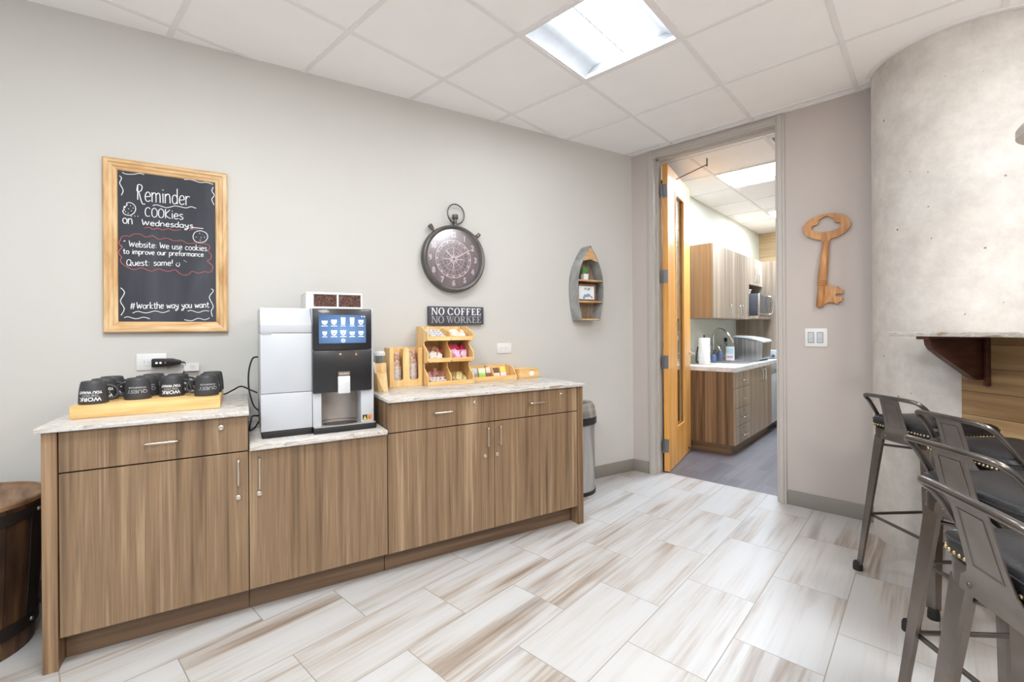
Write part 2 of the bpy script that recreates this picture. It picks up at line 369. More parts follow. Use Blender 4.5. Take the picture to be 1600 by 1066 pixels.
def text_data(s, size, extrude=0.0, align='CENTER', sx=1.0, space=1.0, offset=0.0):
    cu = bpy.data.curves.new('t', 'FONT'); cu.body = s; cu.size = size; cu.extrude = extrude; cu.align_x = align; cu.align_y = 'CENTER'; cu.space_character = space; cu.resolution_u = 3; cu.offset = offset
    o = bpy.data.objects.new('t', cu); COL.objects.link(o)
    dg = bpy.context.evaluated_depsgraph_get(); me = bpy.data.meshes.new_from_object(o.evaluated_get(dg))
    V = [(v.co.x * sx, v.co.y, v.co.z) for v in me.vertices]; Fc = [tuple(p.vertices) for p in me.polygons]
    bpy.data.objects.remove(o); bpy.data.curves.remove(cu); bpy.data.meshes.remove(me)
    return V, Fc
def smooth_path(pts, k=4):
    pts = [Vector(p) for p in pts]; out = []
    for i in range(len(pts) - 1):
        p0, p1, p2, p3 = pts[max(i - 1, 0)], pts[i], pts[i + 1], pts[min(i + 2, len(pts) - 1)]
        for j in range(k):
            t = j / k; out.append(.5 * ((2 * p1) + (p2 - p0) * t + (2 * p0 - 5 * p1 + 4 * p2 - p3) * t * t + (3 * p1 - p0 - 3 * p2 + p3) * t ** 3))
    out.append(pts[-1]); return out
def arc(cx, cy, r, a0, a1, n): return [(cx + r * math.cos(a0 + (a1 - a0) * i / n), cy + r * math.sin(a0 + (a1 - a0) * i / n)) for i in range(n + 1)]
def pill(cx, cy, hw, hh, r, n=5):
    p = []
    for (sx, sy, a) in ((1, 1, 0), (-1, 1, PI / 2), (-1, -1, PI), (1, -1, 1.5 * PI)): p += arc(cx + sx * (hw - r), cy + sy * (hh - r), r, a, a + PI / 2, n)
    return p

# ================================================================== the room shell
b = MB(); b.box(-4.2, 3.2, -3.6, 3.79, -.05, 0); struct(b.obj('floor', M_FLOOR, smooth=0))
b = MB(); b.box(-2.06, .75, 3.79, 8.2, -.05, 0); struct(b.obj('floor_kitchen', M_KFLOOR, smooth=0))

GX0, GY0, G = -2.77175, 1.15451, .6096           # ceiling grid
TROF = [(2, 1)]                                    # (column, row) of the light cell
def ceiling(name, x0, x1, y0, y1, gx, gy, holes, split=True):
    b = MB(); t = .012
    def cells(lo, hi, g0):
        k0 = math.floor((lo - g0) / G); out = [lo]
        k = k0 + 1
        while g0 + k * G < hi - 1e-6: out.append(g0 + k * G); k += 1
        return out + [hi]
    xs, ys = cells(x0, x1, gx), cells(y0, y1, gy)
    for i in range(len(xs) - 1):
        for j in range(len(ys) - 1):
            cx, cy = (xs[i] + xs[i + 1]) / 2, (ys[j] + ys[j + 1]) / 2
            if any(abs(cx - hx) < .3 and abs(cy - hy) < .3 for hx, hy in holes): continue
            b.box(xs[i], xs[i + 1], ys[j], ys[j + 1], CZ, CZ + t)
    b.mi = 1; w = .012
    for x in xs[1:-1]: b.box(x - w, x + w, y0, y1, CZ - .005, CZ + .001)
    for y in ys[1:-1]: b.box(x0, x1, y - w, y + w, CZ - .0045, CZ + .0012)
    return struct(b.obj(name, [M_CEIL, M_TBAR], smooth=0))
LX, LY = GX0 + 2.5 * G, GY0 + 1.5 * G
ceiling('ceiling', -4.2, 3.2, -3.6, 3.677, GX0, GY0, [(LX, LY)])
KL = [(-1.565 + G / 2, 4.66 + G / 2), (-1.565 + G / 2, 6.59 + G / 2)]
ceiling('ceiling_kitchen', -2.01, .75, 3.79, 8.1, -1.565, 4.05, [])

# the long wall on the left, the door wall, the kitchen walls
b = MB(); b.box(-.0, 7.2, -.12, 0, 0, CZ)
o = struct(b.obj('wall_left', M_WALL, smooth=0)); o.location = W(7.2, 0, 0); o.rotation_euler = (0, 0, RZ)
o.data.transform(Matrix.Translation((0, .12, 0)))
b = MB(); b.box(-1.93, -1.777, 3.677, 3.79, 0, CZ); b.box(-.74, 1.6, 3.677, 3.79, 0, CZ); b.box(-1.777, -.74, 3.677, 3.79, 2.745, CZ)
struct(b.obj('wall_back', M_WALL2, smooth=0))
M_KWALL = mat('kitchen_wall_paint', (222, 220, 206), .75, var=.01, scale=2)
b = MB(); b.box(-2.12, -2.01, 3.79, 8.2, 0, CZ); struct(b.obj('wall_kitchen_left', M_KWALL, smooth=0))
b = MB(); b.box(-2.01, .75, 8.1, 8.2, 0, CZ); struct(b.obj('wall_kitchen_back', M_PLANK2, smooth=0))
b = MB(); b.box(.65, .75, 3.79, 8.1, 0, CZ); struct(b.obj('wall_kitchen_right', M_KWALL, smooth=0))
# baseboards
b = MB(); b.box(0, 1.08, -.012, 0, 0, .1, .002); b.box(-3.3, -2.51 + .0, -.012, 0, 0, .1, .002)
o = struct(b.obj('baseboard_left', M_BASE)); o.location = W(1.085, -0.0, 0); o.rotation_euler = (0, 0, RZ)
b = MB(); b.box(-1.925, -1.778, 3.665, 3.677, 0, .1, .002); b.box(-.738, 1.6, 3.665, 3.677, 0, .1, .002)
struct(b.obj('baseboard_back', M_BASE))
# door casing: stepped grey hollow-metal frame
b = MB()
prof = [(0, 0), (.006, -.012), (.018, -.012), (.022, -.02), (.046, -.02), (.05, -.012), (.061, -.012)]
for (xa, sgn) in ((-1.777, 1), (-.74, -1)):
    pts = [(xa + sgn * u, 3.677 + v) for u, v in prof] + [(xa + sgn * .061, 3.81), (xa + sgn * .045, 3.81), (xa + sgn * .045, 3.79), (xa, 3.79)]
    b.prism(pts, 'xy', 0, 2.748)
    b.box(*sorted((xa + sgn * .061, xa + sgn * .074)), 3.72, 3.745, 0, 2.688)     # stop
pts = [(3.677 + v, 2.748 - u) for u, v in prof] + [(3.81, 2.687), (3.81, 2.703), (3.79, 2.703), (3.79, 2.748)]
b.prism(pts, 'yz', -1.716, -.801)
b.box(-1.716, -.801, 3.72, 3.745, 2.674, 2.688)
struct(b.obj('trim_1', M_TRIM, smooth=0))
# ceiling angle along the door wall and round the column
CC, CR = (.147, 3.60), .405
b = MB(); b.box(-1.92, -.29, 3.655, 3.677, CZ - .006, CZ - .0005)
a0, a1 = PI + .23, 2 * PI + .1
outer = arc(CC[0], CC[1], CR + .022, a0, a1, 40); inner = arc(CC[0], CC[1], CR + .001, a0, a1, 40)
b.prism(outer + inner[::-1], 'xy', CZ - .012, CZ - .001)
struct(b.obj('trim_2', M_TBAR, smooth=0))

# concrete column
m, nt, N, L, P = new_mat('cast_concrete')
tc = N.new('ShaderNodeTexCoord')
n1 = N.new('ShaderNodeTexNoise'); n1.inputs['Scale'].default_value = 5.5; n1.inputs['Detail'].default_value = 10; n1.inputs['Roughness'].default_value = .74; L.new(tc.outputs['Object'], n1.inputs['Vector'])
r1 = N.new('ShaderNodeValToRGB'); r1.color_ramp.elements[0].position = .3; r1.color_ramp.elements[0].color = lin((186, 180, 173)); r1.color_ramp.elements[1].position = .7; r1.color_ramp.elements[1].color = lin((219, 214, 208)); L.new(n1.outputs['Fac'], r1.inputs[0])
n2 = N.new('ShaderNodeTexVoronoi'); n2.inputs['Scale'].default_value = 15; n2.inputs['Randomness'].default_value = 1; L.new(tc.outputs['Object'], n2.inputs['Vector'])
n3 = N.new('ShaderNodeTexNoise'); n3.inputs['Scale'].default_value = 80; L.new(tc.outputs['Object'], n3.inputs['Vector'])
sm = N.new('ShaderNodeMath'); sm.operation = 'MULTIPLY_ADD'; sm.inputs[1].default_value = .16; sm.inputs[2].default_value = -.08; L.new(n3.outputs['Fac'], sm.inputs[0])
ad = N.new('ShaderNodeMath'); ad.operation = 'ADD'; L.new(n2.outputs['Distance'], ad.inputs[0]); L.new(sm.outputs[0], ad.inputs[1])
wn = N.new('ShaderNodeSeparateColor'); L.new(n2.outputs['Color'], wn.inputs[0])
th = N.new('ShaderNodeMath'); th.operation = 'MULTIPLY_ADD'; th.inputs[1].default_value = .24; th.inputs[2].default_value = -.125; L.new(wn.outputs[0], th.inputs[0])
lt = N.new('ShaderNodeMath'); lt.operation = 'LESS_THAN'; L.new(ad.outputs[0], lt.inputs[0]); L.new(th.outputs[0], lt.inputs[1])
mx = N.new('ShaderNodeMix'); mx.data_type = 'RGBA'; L.new(lt.outputs[0], mx.inputs['Factor']); L.new(r1.outputs[0], mx.inputs[6]); mx.inputs[7].default_value = lin((132, 122, 112))
L.new(mx.outputs[2], P.inputs['Base Color']); P.inputs['Roughness'].default_value = .7
bp = N.new('ShaderNodeBump'); bp.inputs['Strength'].default_value = .25; bp.inputs['Distance'].default_value = .004; L.new(n1.outputs['Fac'], bp.inputs['Height']); L.new(bp.outputs[0], P.inputs['Normal'])
M_CONC = m
b = MB(); b.lathe([(CR, 0), (CR, CZ + .01)], 96, (0, 0, 0)); o = b.obj('column', M_CONC, smooth=.5, loc=(CC[0], CC[1], 0)); struct(o)

# bar half-wall
P0 = (.117, 3.196); EX, EY = .7317, -.6816      # along the bar wall ; out of it is (-.6816,-.7317)
BRZ = math.atan2(EY, EX)
def BW(t, out, z): return (P0[0] + EX * t + EY * out, P0[1] + EY * t - EX * out, z)
b = MB(); b.prism([(0.003, 0), (1.7, 0), (1.7, .11), (.21, .11), (.12, .055)], 'xy', 0, 1.185)
o = struct(b.obj('wall_bar', M_PLANK, smooth=0)); o.location = BW(0, 0, 0); o.rotation_euler = (0, 0, BRZ)

# ================================================================== ceiling lights
M_LENS = emit_mat('light_lens', (243, 249, 255), TROFFER_E); M_LENSK = emit_mat('light_lens_warm', (220, 237, 255), KITCHEN_E)
M_SIDE = mat('light_side_reflector', (150, 153, 156), .6)
def troffer(label, x, y, lens, along='y', deep=.075):
    t = thing('ceiling_light', label, 'light', (x, y, CZ), 0 if along == 'y' else PI / 2)
    h = G / 2 - .013
    b = MB(); b.ring([(-h, -h), (h, -h), (h, h), (-h, h)], [(-h + .012, -h + .012), (h - .012, -h + .012), (h - .012, h - .012), (-h + .012, h - .012)], 'xy', -.003, .02); b.obj('frame', M_TBAR, t, 0)
    for s in (-1, 1):
        b = MB(); pts = [(s * (h - .012), .004), (s * (h - .03), .03), (s * (h - .07), .052), (s * .155, deep - .02)]
        pts2 = [(u, v + .004) for u, v in pts]
        b.prism(pts + pts2[::-1], 'xz', -h + .012, h - .012); b.obj('side_reflector', M_SIDE, t, .5)
        b = MB(); c = arc(s * .077, .004, .076, 0, PI, 10) if False else [(s * .077 + .074 * math.cos(a), deep - .06 + .03 * (1 - math.sin(a))) for a in [PI * i / 12 for i in range(13)]]
        b.prism(c + [(u, v + .004) for u, v in c][::-1], 'xz', -h + .012, h - .012); b.obj('lens', lens, t, .5)
    b = MB(); b.box(-.0035, .0035, -h + .012, h - .012, deep - .055, deep - .02); b.obj('lens_divider', M_SIDE, t, 0)
    b = MB(); b.box(-h, h, -h, h, deep, deep + .01); b.box(-h, -h + .008, -h, h, .02, deep); b.box(h - .008, h, -h, h, .02, deep); b.box(-h + .008, h - .008, -h, -h + .008, .02, deep); b.box(-h + .008, h - .008, h - .008, h, .02, deep); b.obj('housing', M_SIDE, t, 0)
    return t
troffer('bright square recessed ceiling light above the coffee counter room', LX, LY, M_LENS)
def kitchen_panel(label, x, y):
    t = thing('ceiling_light', label, 'light', (x, y, CZ))
    h = G / 2 - .012
    b = MB(); b.ring([(-h, -h), (h, -h), (h, h), (-h, h)], [(-h + .015, -h + .015), (h - .015, -h + .015), (h - .015, h - .015), (-h + .015, h - .015)], 'xy', -.012, -.0005); b.obj('frame', M_TBAR, t, 0)
    b = MB(); b.box(-h + .015, h - .015, -h + .17, h - .015, -.006, -.001); b.obj('lens', M_LENSK, t, 0)
    b = MB(); b.box(-h + .015, h - .015, -h + .015, -h + .17, -.006, -.001); b.obj('side_diffuser', emit_mat('light_side_diffuser', (226, 230, 236), .72), t, 0)
    t.rotation_euler = (0, 0, PI)
    return t
kitchen_panel('nearer bright square ceiling light in the kitchen beyond the doorway', *KL[0])
kitchen_panel('farther bright square ceiling light deep in the kitchen', *KL[1])
t = thing('ceiling_vent', 'grey ceiling air grille at the top right of the kitchen doorway', 'vent', (-.953 + G / 2, 4.25, CZ))
b = MB(); b.ring([(-.29, -.19), (.29, -.19), (.29, .19), (-.29, .19)], [(-.27, -.17), (.27, -.17), (.27, .17), (-.27, .17)], 'xy', -.008, -.0005); b.obj('frame', M_TBAR, t, 0)
b = MB(); [b.box(-.27, .27, -.16 + i * .03, -.145 + i * .03, -.007, -.002) for i in range(11)]; b.box(-.27, .27, -.17, .17, -.002, -.0005); b.obj('grille', mat('grille_grey', (150, 150, 150), .5), t, 0)

# ================================================================== coffee counter cabinets (local x to the right, y into the wall)
FD = .632                                          # depth of the fronts
def pull_v(parent, x, y, z0, z1, name='handle'):
    b = MB(); r = .0042
    b.tube(smooth_path([(x, y, z1), (x, y - .022, z1 - .001), (x, y - .028, z1 - .009), (x, y - .028, z0 + .009), (x, y - .022, z0 + .001), (x, y, z0)], 3), r, 8); return b.obj(name, M_NICKEL, parent, 1.2)
def pull_h(parent, x0, x1, y, z):
    b = MB(); b.tube(smooth_path([(x0, y, z), (x0 + .001, y - .022, z), (x0 + .009, y - .028, z), (x1 - .009, y - .028, z), (x1 - .001, y - .022, z), (x1, y, z)], 3), .0042, 8); return b.obj('handle', M_NICKEL, parent, 1.2)
def lock(parent, x, y, z, r=.0105):
    b = MB(); b.lathe([(.003, 0), (r * .55, 0), (r * .6, -.002), (r, -.002), (r, -.006), (r * .9, -.007), (r * .5, -.0075), (r * .42, -.0055), (0, -.0055)], 20, (x, y, z), 'y'); return b.obj('lock', M_NICKEL, parent, .8)
def front(parent, name, x0, x1, z0, z1):
    b = MB(); b.box(x0 + .0018, x1 - .0018, -FD, -FD + .019, z0 + .0018, z1 - .0018, .0008, 1); return b.obj(name, M_LAM, parent, .6)
def run_of(x0, x1, zt, t):
    b = MB(); b.box(x0, x0 + .018, -FD + .021, -.003, .115, zt); b.box(x1 - .018, x1, -FD + .021, -.003, .115, zt); b.box(x0 + .018, x1 - .018, -FD + .021, -.003, .115, .133)
    b.box(x0 + .018, x1 - .018, -.02, -.003, .133, zt); b.box(x0 + .018, x1 - .018, -FD + .021, -.02, zt - .02, zt); b.obj('carcass', M_LAMEND, t, 0)
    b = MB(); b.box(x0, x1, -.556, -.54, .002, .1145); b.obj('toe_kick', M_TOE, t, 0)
SX = 3.587
U1, U2, U3, U4, U5 = .046, .650, 1.2515, 1.859, 2.456    # seams between the fronts
t = thing('base_cabinet', 'brown laminate cabinet with one drawer and door below the tray of mugs', 'cabinet', W(SX, 0, 0), RZ)
b = MB(); b.box(.002, .044, -FD - .004, -.003, .0, .8755, .001, 1); b.obj('side_panel', M_LAMEND, t, .6)
run_of(.046, .6485, .8755, t)
d = front(t, 'drawer', U1, U2, .7215, .8745); pull_h(d, .298, .403, -FD, .80); lock(d, .55, -FD, .833)
d = front(t, 'door', U1, U2, .115, .7195); pull_v(d, .612, -FD, .584, .69); lock(d, .611, -FD, .527)
t = thing('base_cabinet', 'low brown laminate cabinet with a single door under the coffee machine', 'cabinet', W(SX, 0, 0), RZ)
run_of(.6515, 1.25, .722, t)
d = front(t, 'door', U2, U3, .117, .7215); pull_v(d, .691, -FD, .556, .685); lock(d, .690, -FD, .529)
t = thing('base_cabinet', 'wide brown laminate cabinet with two drawers over two doors below the condiments', 'cabinet', W(SX, 0, 0), RZ)
run_of(1.2535, 2.4545, .8755, t)
b = MB(); b.box(2.4575, 2.50, -FD - .004, -.003, .0, .8755, .001, 1); b.obj('end_panel', M_LAMEND, t, .6)
b = MB(); b.box(1.85, 1.868, -FD + .021, -.025, .136, .853); b.obj('partition', M_LAMEND, t, 0)
for (xa, xb, h0, h1, lk) in ((U3, U4, 1.496, 1.600, 1.737), (U4, U5, 2.092, 2.199, 2.330)):
    d = front(t, 'drawer', xa, xb, .7215, .8745); pull_h(d, h0, h1, -FD, .804); lock(d, lk, -FD, .836)
for (xa, xb, hx, lx) in ((U3, U4, 1.809, 1.799), (U4, U5, 1.888, 1.876)):
    d = front(t, 'door', xa, xb, .115, .7195); pull_v(d, hx, -FD, .588, .692); lock(d, lx, -FD, .531)
def slab(label, s0, s1, z0, z1):
    b = MB(); b.box(0, s0 - s1, -.655, -.002, 0, z1 - z0, .0025, 2)
    o = b.obj('countertop', M_STONE, None, .6); o.location = W(s0, 0, z0); o.rotation_euler = (0, 0, RZ); return tag(o, label, 'countertop')
slab('white veined stone countertop under the wooden tray of black mugs', 3.600, 2.934, .8765, .8945)
slab('lower white veined stone countertop under the coffee machine', 2.9335, 2.3395, .7225, .7445)
slab('long white veined stone countertop carrying the wooden condiment organizers', 2.339, 1.085, .8765, .8945)

# ================================================================== tray of mugs
o = MB()
o.box(0, .502, 0, .36, 0, .0515, .003, 2); tray = o.obj('serving_tray', M_BAMBOO, None, .6); tray.location = W(3.546, .484, .895); tray.rotation_euler = (0, 0, RZ)
tag(tray, 'pale wooden riser block holding upside-down black mugs on the left countertop', 'tray')
MUG_PROF = [(.0375, .0002), (.0465, .0), (.0475, .002), (.0477, .012), (.0468, .035), (.0445, .06), (.0415, .08), (.0395, .0885), (.0365, .0915), (.029, .0915), (.0275, .089), (0, .089)]
def mug_text(lines, r_at):
    b = MB()
    for k, (s, size, z, mi, sx) in enumerate(lines):
        b.mi = mi; V, Fc = text_data(s, size, 0, sx=sx, offset=.0005)
        def fn(v, z=z):
            zz = z - v.y; a = -PI / 2 - v.x / .046 * 1.0
            a = -PI / 2 - v.x / .046
            r = r_at(zz) + .0004
            return Vector((r * math.cos(a), r * math.sin(a), zz))
        b.mesh_data(V, Fc, fn)
    return b
def r_at(z):
    for (r0, z0), (r1, z1) in zip(MUG_PROF[1:8], MUG_PROF[2:9]):
        if z0 <= z <= z1: return r0 + (r1 - r0) * (z - z0) / (z1 - z0)
    return .0475
def make_mug(label, kind, handle=0.0):
    t = thing('coffee_mug', label, 'mug', (0, 0, 0), RZ, 'upside-down black mugs on the wooden tray')
    b = MB(); b.lathe(MUG_PROF, 40); b.lathe([(.0375, .0002), (.0405, .004), (.041, .03), (.037, .078), (0, .08)], 32); b.obj('body', M_MUG, t, .7)
    b = MB(); c, s = math.cos(handle), math.sin(handle)
    pts = [(.0455, 0, .018), (.058, 0, .0165), (.071, 0, .024), (.076, 0, .040), (.072, 0, .056), (.060, 0, .067), (.041, 0, .071)]
    pts = smooth_path([(x * c, x * s, z) for x, _, z in pts], 4); b.tube(pts, .0052, 8); b.obj('handle', M_MUG, t, 1.2)
    if kind == 'work': mug_text([('WORK', .0215, .0215, 0, 1.05), ('THE WAY', .0125, .0360, 1, 1.0), ('YOU WANT', .0150, .0490, 0, .95)], r_at).obj('print', [M_PRINTW, M_PRINTG], t, 0)
    else: mug_text([('QUEST', .020, .036, 0, 1.2), ('WORKSPACES', .0088, .0525, 1, 1.15)], r_at).obj('print', [M_PRINTG, M_PRINTG], t, 0)
    return t
ZT = .9468
mw = make_mug('front left black mug printed WORK THE WAY YOU WANT, leftmost on the wooden tray', 'work', .15); mw.location = W(3.487, .417, ZT); mw.rotation_euler = (0, 0, RZ - .05)
mq = make_mug('front black mug printed QUEST, second from left on the wooden tray', 'quest', PI - .35); mq.location = W(3.353, .335 + .02, ZT); mq.rotation_euler = (0, 0, RZ + .1)
dup(mw, W(3.236, .322, ZT), RZ + .0, 'front black mug printed WORK THE WAY YOU WANT, third from left on the tray')
dup(mq, W(3.100, .390, ZT), RZ + .2, 'front right black mug printed QUEST, nearest to the coffee machine')
back = [(3.478, .305, 'work', 'second mug from the front in the leftmost column of black mugs', .1), (3.47, .198, 'work', 'rearmost mug of the leftmost column of black mugs on the tray', .15),
        (3.338, .252, 'quest', 'second mug from the front behind the left QUEST mug', .1), (3.326, .148, 'quest', 'rearmost mug behind the left QUEST mug on the tray', .1),
        (3.225, .216, 'work', 'black mug right behind the third mug of the front row', .05), (3.092, .282, 'quest', 'black mug right behind the right QUEST mug', .2), (3.088, .176, 'quest', 'rearmost mug at the right end of the tray', .25)]
for s, d, k, lb, rr in back: dup(mw if k == 'work' else mq, W(s, d, ZT), RZ + rr, lb)

# ================================================================== coffee machine
S0, D0 = 2.887, .10
t = thing('coffee_machine', 'tall white and black touchscreen coffee machine on the lower countertop', 'coffee machine', W(S0, D0, .745), RZ)
FY = -.445
b = MB(); b.box(.004, .217, FY + .004, -.01, .0, .03, .004); b.obj('base', M_BLACK, t)
b = MB(); b.box(.0, .2165, FY, -.005, .032, .2045, .003); b.obj('lower_panel', M_WHITE, t)
b = MB(); b.box(.0, .2165, FY, -.005, .2065, .484, .003); b.obj('upper_panel', M_WHITE, t)
b = MB(); b.prism([(FY, .486), (FY, .525), (FY + .07, .606), (-.005, .606), (-.005, .486)], 'yz', 0, .2165, .003); b.obj('milk_cooler_lid', M_WHITE, t)
b = MB(); b.box(.002, .045, FY - .0015, FY + .004, .478, .486, .001); b.obj('latch', mat('grey_latch', (168, 168, 170), .4), t)
b = MB()                                                          # main housing with the cup niche cut out of its front
b.box(.2185, .507, FY + .16, -.005, .03, .606, .003); b.box(.2185, .507, FY, FY + .165, .192, .606, .003); b.box(.2185, .258, FY, FY + .165, .03, .195, .003); b.box(.443, .507, FY, FY + .165, .03, .195, .003)
b.obj('housing', M_WHITE, t)
b = MB(); a = [( .3505 + .093 * math.cos(x), FY + .158 - .06 * (1 - math.sin(x)) ** 1.0) for x in [PI * i / 16 for i in range(17)]]
b.prism(a + [(u, v + .003) for u, v in a][::-1], 'xy', .034, .191); b.obj('niche_plate', mat('niche_steel', (196, 186, 178), .4, .6), t, .5)
b = MB(); b.box(.2185, .4945, FY - .016, FY - .0005, .401, .602, .004); b.obj('screen_bezel', M_GLOSSB, t)
b = MB(); b.box(.2185, .4945, FY - .016, FY - .0005, .194, .3985, .004); b.obj('front_panel', M_GLOSSB, t)
m, nt, N, L, P = new_mat('touchscreen_glow')
tc = N.new('ShaderNodeTexCoord'); gr = N.new('ShaderNodeTexGradient'); gr.gradient_type = 'SPHERICAL'; mp = N.new('ShaderNodeMapping'); mp.inputs['Location'].default_value = (-.5, 0, -.5); mp.inputs['Scale'].default_value = (1.25, 0, 1.1)
mp.vector_type = 'POINT'; mp.inputs['Location'].default_value = (-.625, 0, -.5)
L.new(tc.outputs['Generated'], mp.inputs[0]); L.new(mp.outputs[0], gr.inputs[0]); rr = N.new('ShaderNodeValToRGB'); rr.color_ramp.elements[0].color = lin((66, 94, 142)); rr.color_ramp.elements[1].color = lin((128, 170, 224)); L.new(gr.outputs['Fac'], rr.inputs[0])
L.new(rr.outputs[0], P.inputs['Emission Color']); P.inputs['Emission Strength'].default_value = .95; P.inputs['Base Color'].default_value = (.01, .015, .03, 1); P.inputs['Roughness'].default_value = .15
b = MB(); b.box(.246, .466, FY - .0175, FY - .0155, .433, .572); scr = b.obj('touchscreen', m, t, 0)
M_ICON = emit_mat('screen_icon', (226, 240, 255), .9); M_ICOND = emit_mat('screen_icon_coffee', (40, 60, 96), .35)
b = MB(); yy0, yy1 = FY - .0183, FY - .0174
def cup_icon(cx, cz, w, h, kind):
    b.mi = 0
    if kind == 'glass': b.prism([(cx - w, cz + h), (cx + w, cz + h), (cx + w * .8, cz - h), (cx - w * .8, cz - h)], 'xz', yy0, yy1)
    else:
        p = [(cx - w, cz + h), (cx + w, cz + h)] + [(cx + w * math.cos(a), cz + h - 2 * h * math.sin(a) ** .8) for a in [PI * i / 8 for i in range(1, 8)]]
        b.prism(p, 'xz', yy0, yy1)
    b.mi = 1
    if kind != 'plain':
        b.prism([(cx - w * .4, cz), (cx + w * .4, cz), (cx, cz - h * .7)], 'xz', yy0 - .0002, yy0) if kind == 'dark' else None
    b.mi = 0; b.box(cx - w * 1.05, cx + w * 1.05, yy0, yy1, cz - h - .0075, cz - h - .0045)
for i, (k, w, h) in enumerate((('plain', .0135, .0095), ('plain', .0135, .012), ('glass', .0105, .018), ('glass', .0105, .018), ('dark', .0125, .012))): cup_icon(.272 + i * .0425, .533 + (h - .0095), w, h, k)
for i, (k, w, h) in enumerate((('dark', .0105, .010), ('dark', .014, .0125), ('dark', .0135, .0125), ('dark', .0125, .009), ('dark', .0125, .010))): cup_icon(.272 + i * .0425, .481 + (h - .01), w, h, k)
b.ring(arc(.357, .446, .0095, 0, 2 * PI, 20)[:-1], arc(.357, .446, .007, 0, 2 * PI, 20)[:-1], 'xz', yy0, yy1); b.box(.3545, .3595, yy0, yy1, .4435, .449)
b.box(.444, .449, yy0, yy1, .563, .567); b.box(.456, .461, yy0, yy1, .563, .567)
b.obj('screen_icon', [M_ICON, M_ICOND], scr, 0)
b = MB(); b.box(.329, .386, FY - .034, FY - .0165, .187, .2725, .004); sp = b.obj('spout', mat('spout_silver', (226, 226, 226), .35, .3), t)
b = MB(); b.box(.329, .386, FY - .034, FY - .0165, .273, .294, .003); bd = b.obj('spout_band', mat('brown_badge', (112, 92, 80), .4), t)
V, Fc = text_data('KEURIG', .0115, 0, sx=1.15); b = MB(); b.mesh_data(V, Fc, lambda v: Vector((.3575 + v.x, FY - .0345, .2832 + v.y))); b.obj('badge_lettering', M_PRINTW, bd, 0)
b = MB(); b.prism([(.219, FY + .02), (.219, FY - .028), (.508, FY - .028), (.516, FY - .015), (.516, FY + .02)], 'xy', 0, .0285, .004); tr = b.obj('drip_tray', M_BLACK, t)
b = MB(); b.prism([(.221, FY + .15), (.221, FY - .026), (.507, FY - .026), (.514, FY - .014), (.514, FY - .001), (.442, FY - .001), (.442, FY + .15)], 'xy', .029, .0325); b.obj('drip_tray_rim', mat('tray_steel', (204, 200, 196), .35, .7), tr, 0)
b = MB(); el = [(.3505 + .083 * math.cos(a), FY + .035 + .05 * math.sin(a)) for a in [2 * PI * i / 32 for i in range(32)]]
b.prism(el, 'xy', .0327, .0337); b.mi = 1
for i in range(-5, 6):
    for j in (-1.5, -.5, .5, 1.5): b.lathe([(.0045, .0338), (.0045, .0342), (0, .0342)], 8, (.3505 + i * .0135, FY + .035 + j * .017, 0))
b.obj('drip_grille', [mat('grille_dark', (92, 88, 86), .4, .6), M_BLACK], tr, 0)
b = MB()
HY0, HY1 = -.30, -.06
b.box(.208, .486, HY0, HY1, .6065, .6195, .002); b.box(.208, .486, HY0, HY1, .682, .694, .004); b.box(.208, .244, HY0 + .002, HY1, .6195, .682); b.box(.477, .486, HY0 + .002, HY1, .6195, .682); b.box(.356, .365, HY0 + .002, HY1, .6195, .682)
hp = b.obj('bean_hopper', M_WPLASTIC, t)
M_BEAN = ramp_mat('coffee_beans', [(.3, (70, 44, 36)), (.5, (126, 88, 76)), (.62, (164, 124, 110)), (.75, (206, 172, 156))], (110, 110, 110), 3, .4, bump=.6)
for (x0, x1) in ((.2445, .3555), (.3655, .4765)):
    b = MB(); b.box(x0, x1, HY0 + .006, HY1, .62, .6815); o = b.obj('coffee_beans', M_BEAN, hp, 0); o['kind'] = 'stuff'
    b = MB(); b.box(x0, x1, HY0 + .001, HY0 + .003, .6195, .682); b.obj('hopper_window', glass_mat('smoked_acrylic', (240, 234, 230), .04), hp, 0)
b = MB(); b.box(.451, .473, FY - .0008, FY + .001, .042, .068); b.mi = 1; b.prism([(.454, .044), (.470, .044), (.462, .064)], 'xz', FY - .0014, FY - .0008); b.mi = 2; b.box(.4745, .495, FY - .0008, FY + .001, .042, .068); b.mi = 0; b.box(.478, .492, FY - .0012, FY - .0008, .048, .05); b.box(.478, .492, FY - .0012, FY - .0008, .056, .058); b.box(.4613, .4627, FY - .0018, FY - .0014, .049, .057)
b.obj('warning_sticker', [M_BLACK, mat('sticker_yellow', (246, 206, 60), .5), mat('sticker_orange', (222, 142, 66), .5)], t, 0)
b = MB(); b.tube(smooth_path([(-.0005, -.07, .36), (-.026, -.06, .35), (-.043, -.05, .28), (-.042, -.05, .19), (-.024, -.06, .11), (-.0005, -.08, .08)], 6), .0042, 8); b.obj('cord', M_BLACK, t, 1.2)
b = MB(); b.tube(smooth_path([(-.0005, -.17, .066), (-.03, -.19, .07), (-.036, -.2, .05), (-.042, -.21, .006), (-.02, -.16, .0055), (-.0005, -.13, .03)], 6), .004, 8); b.obj('cord', M_BLACK, t, 1.2)

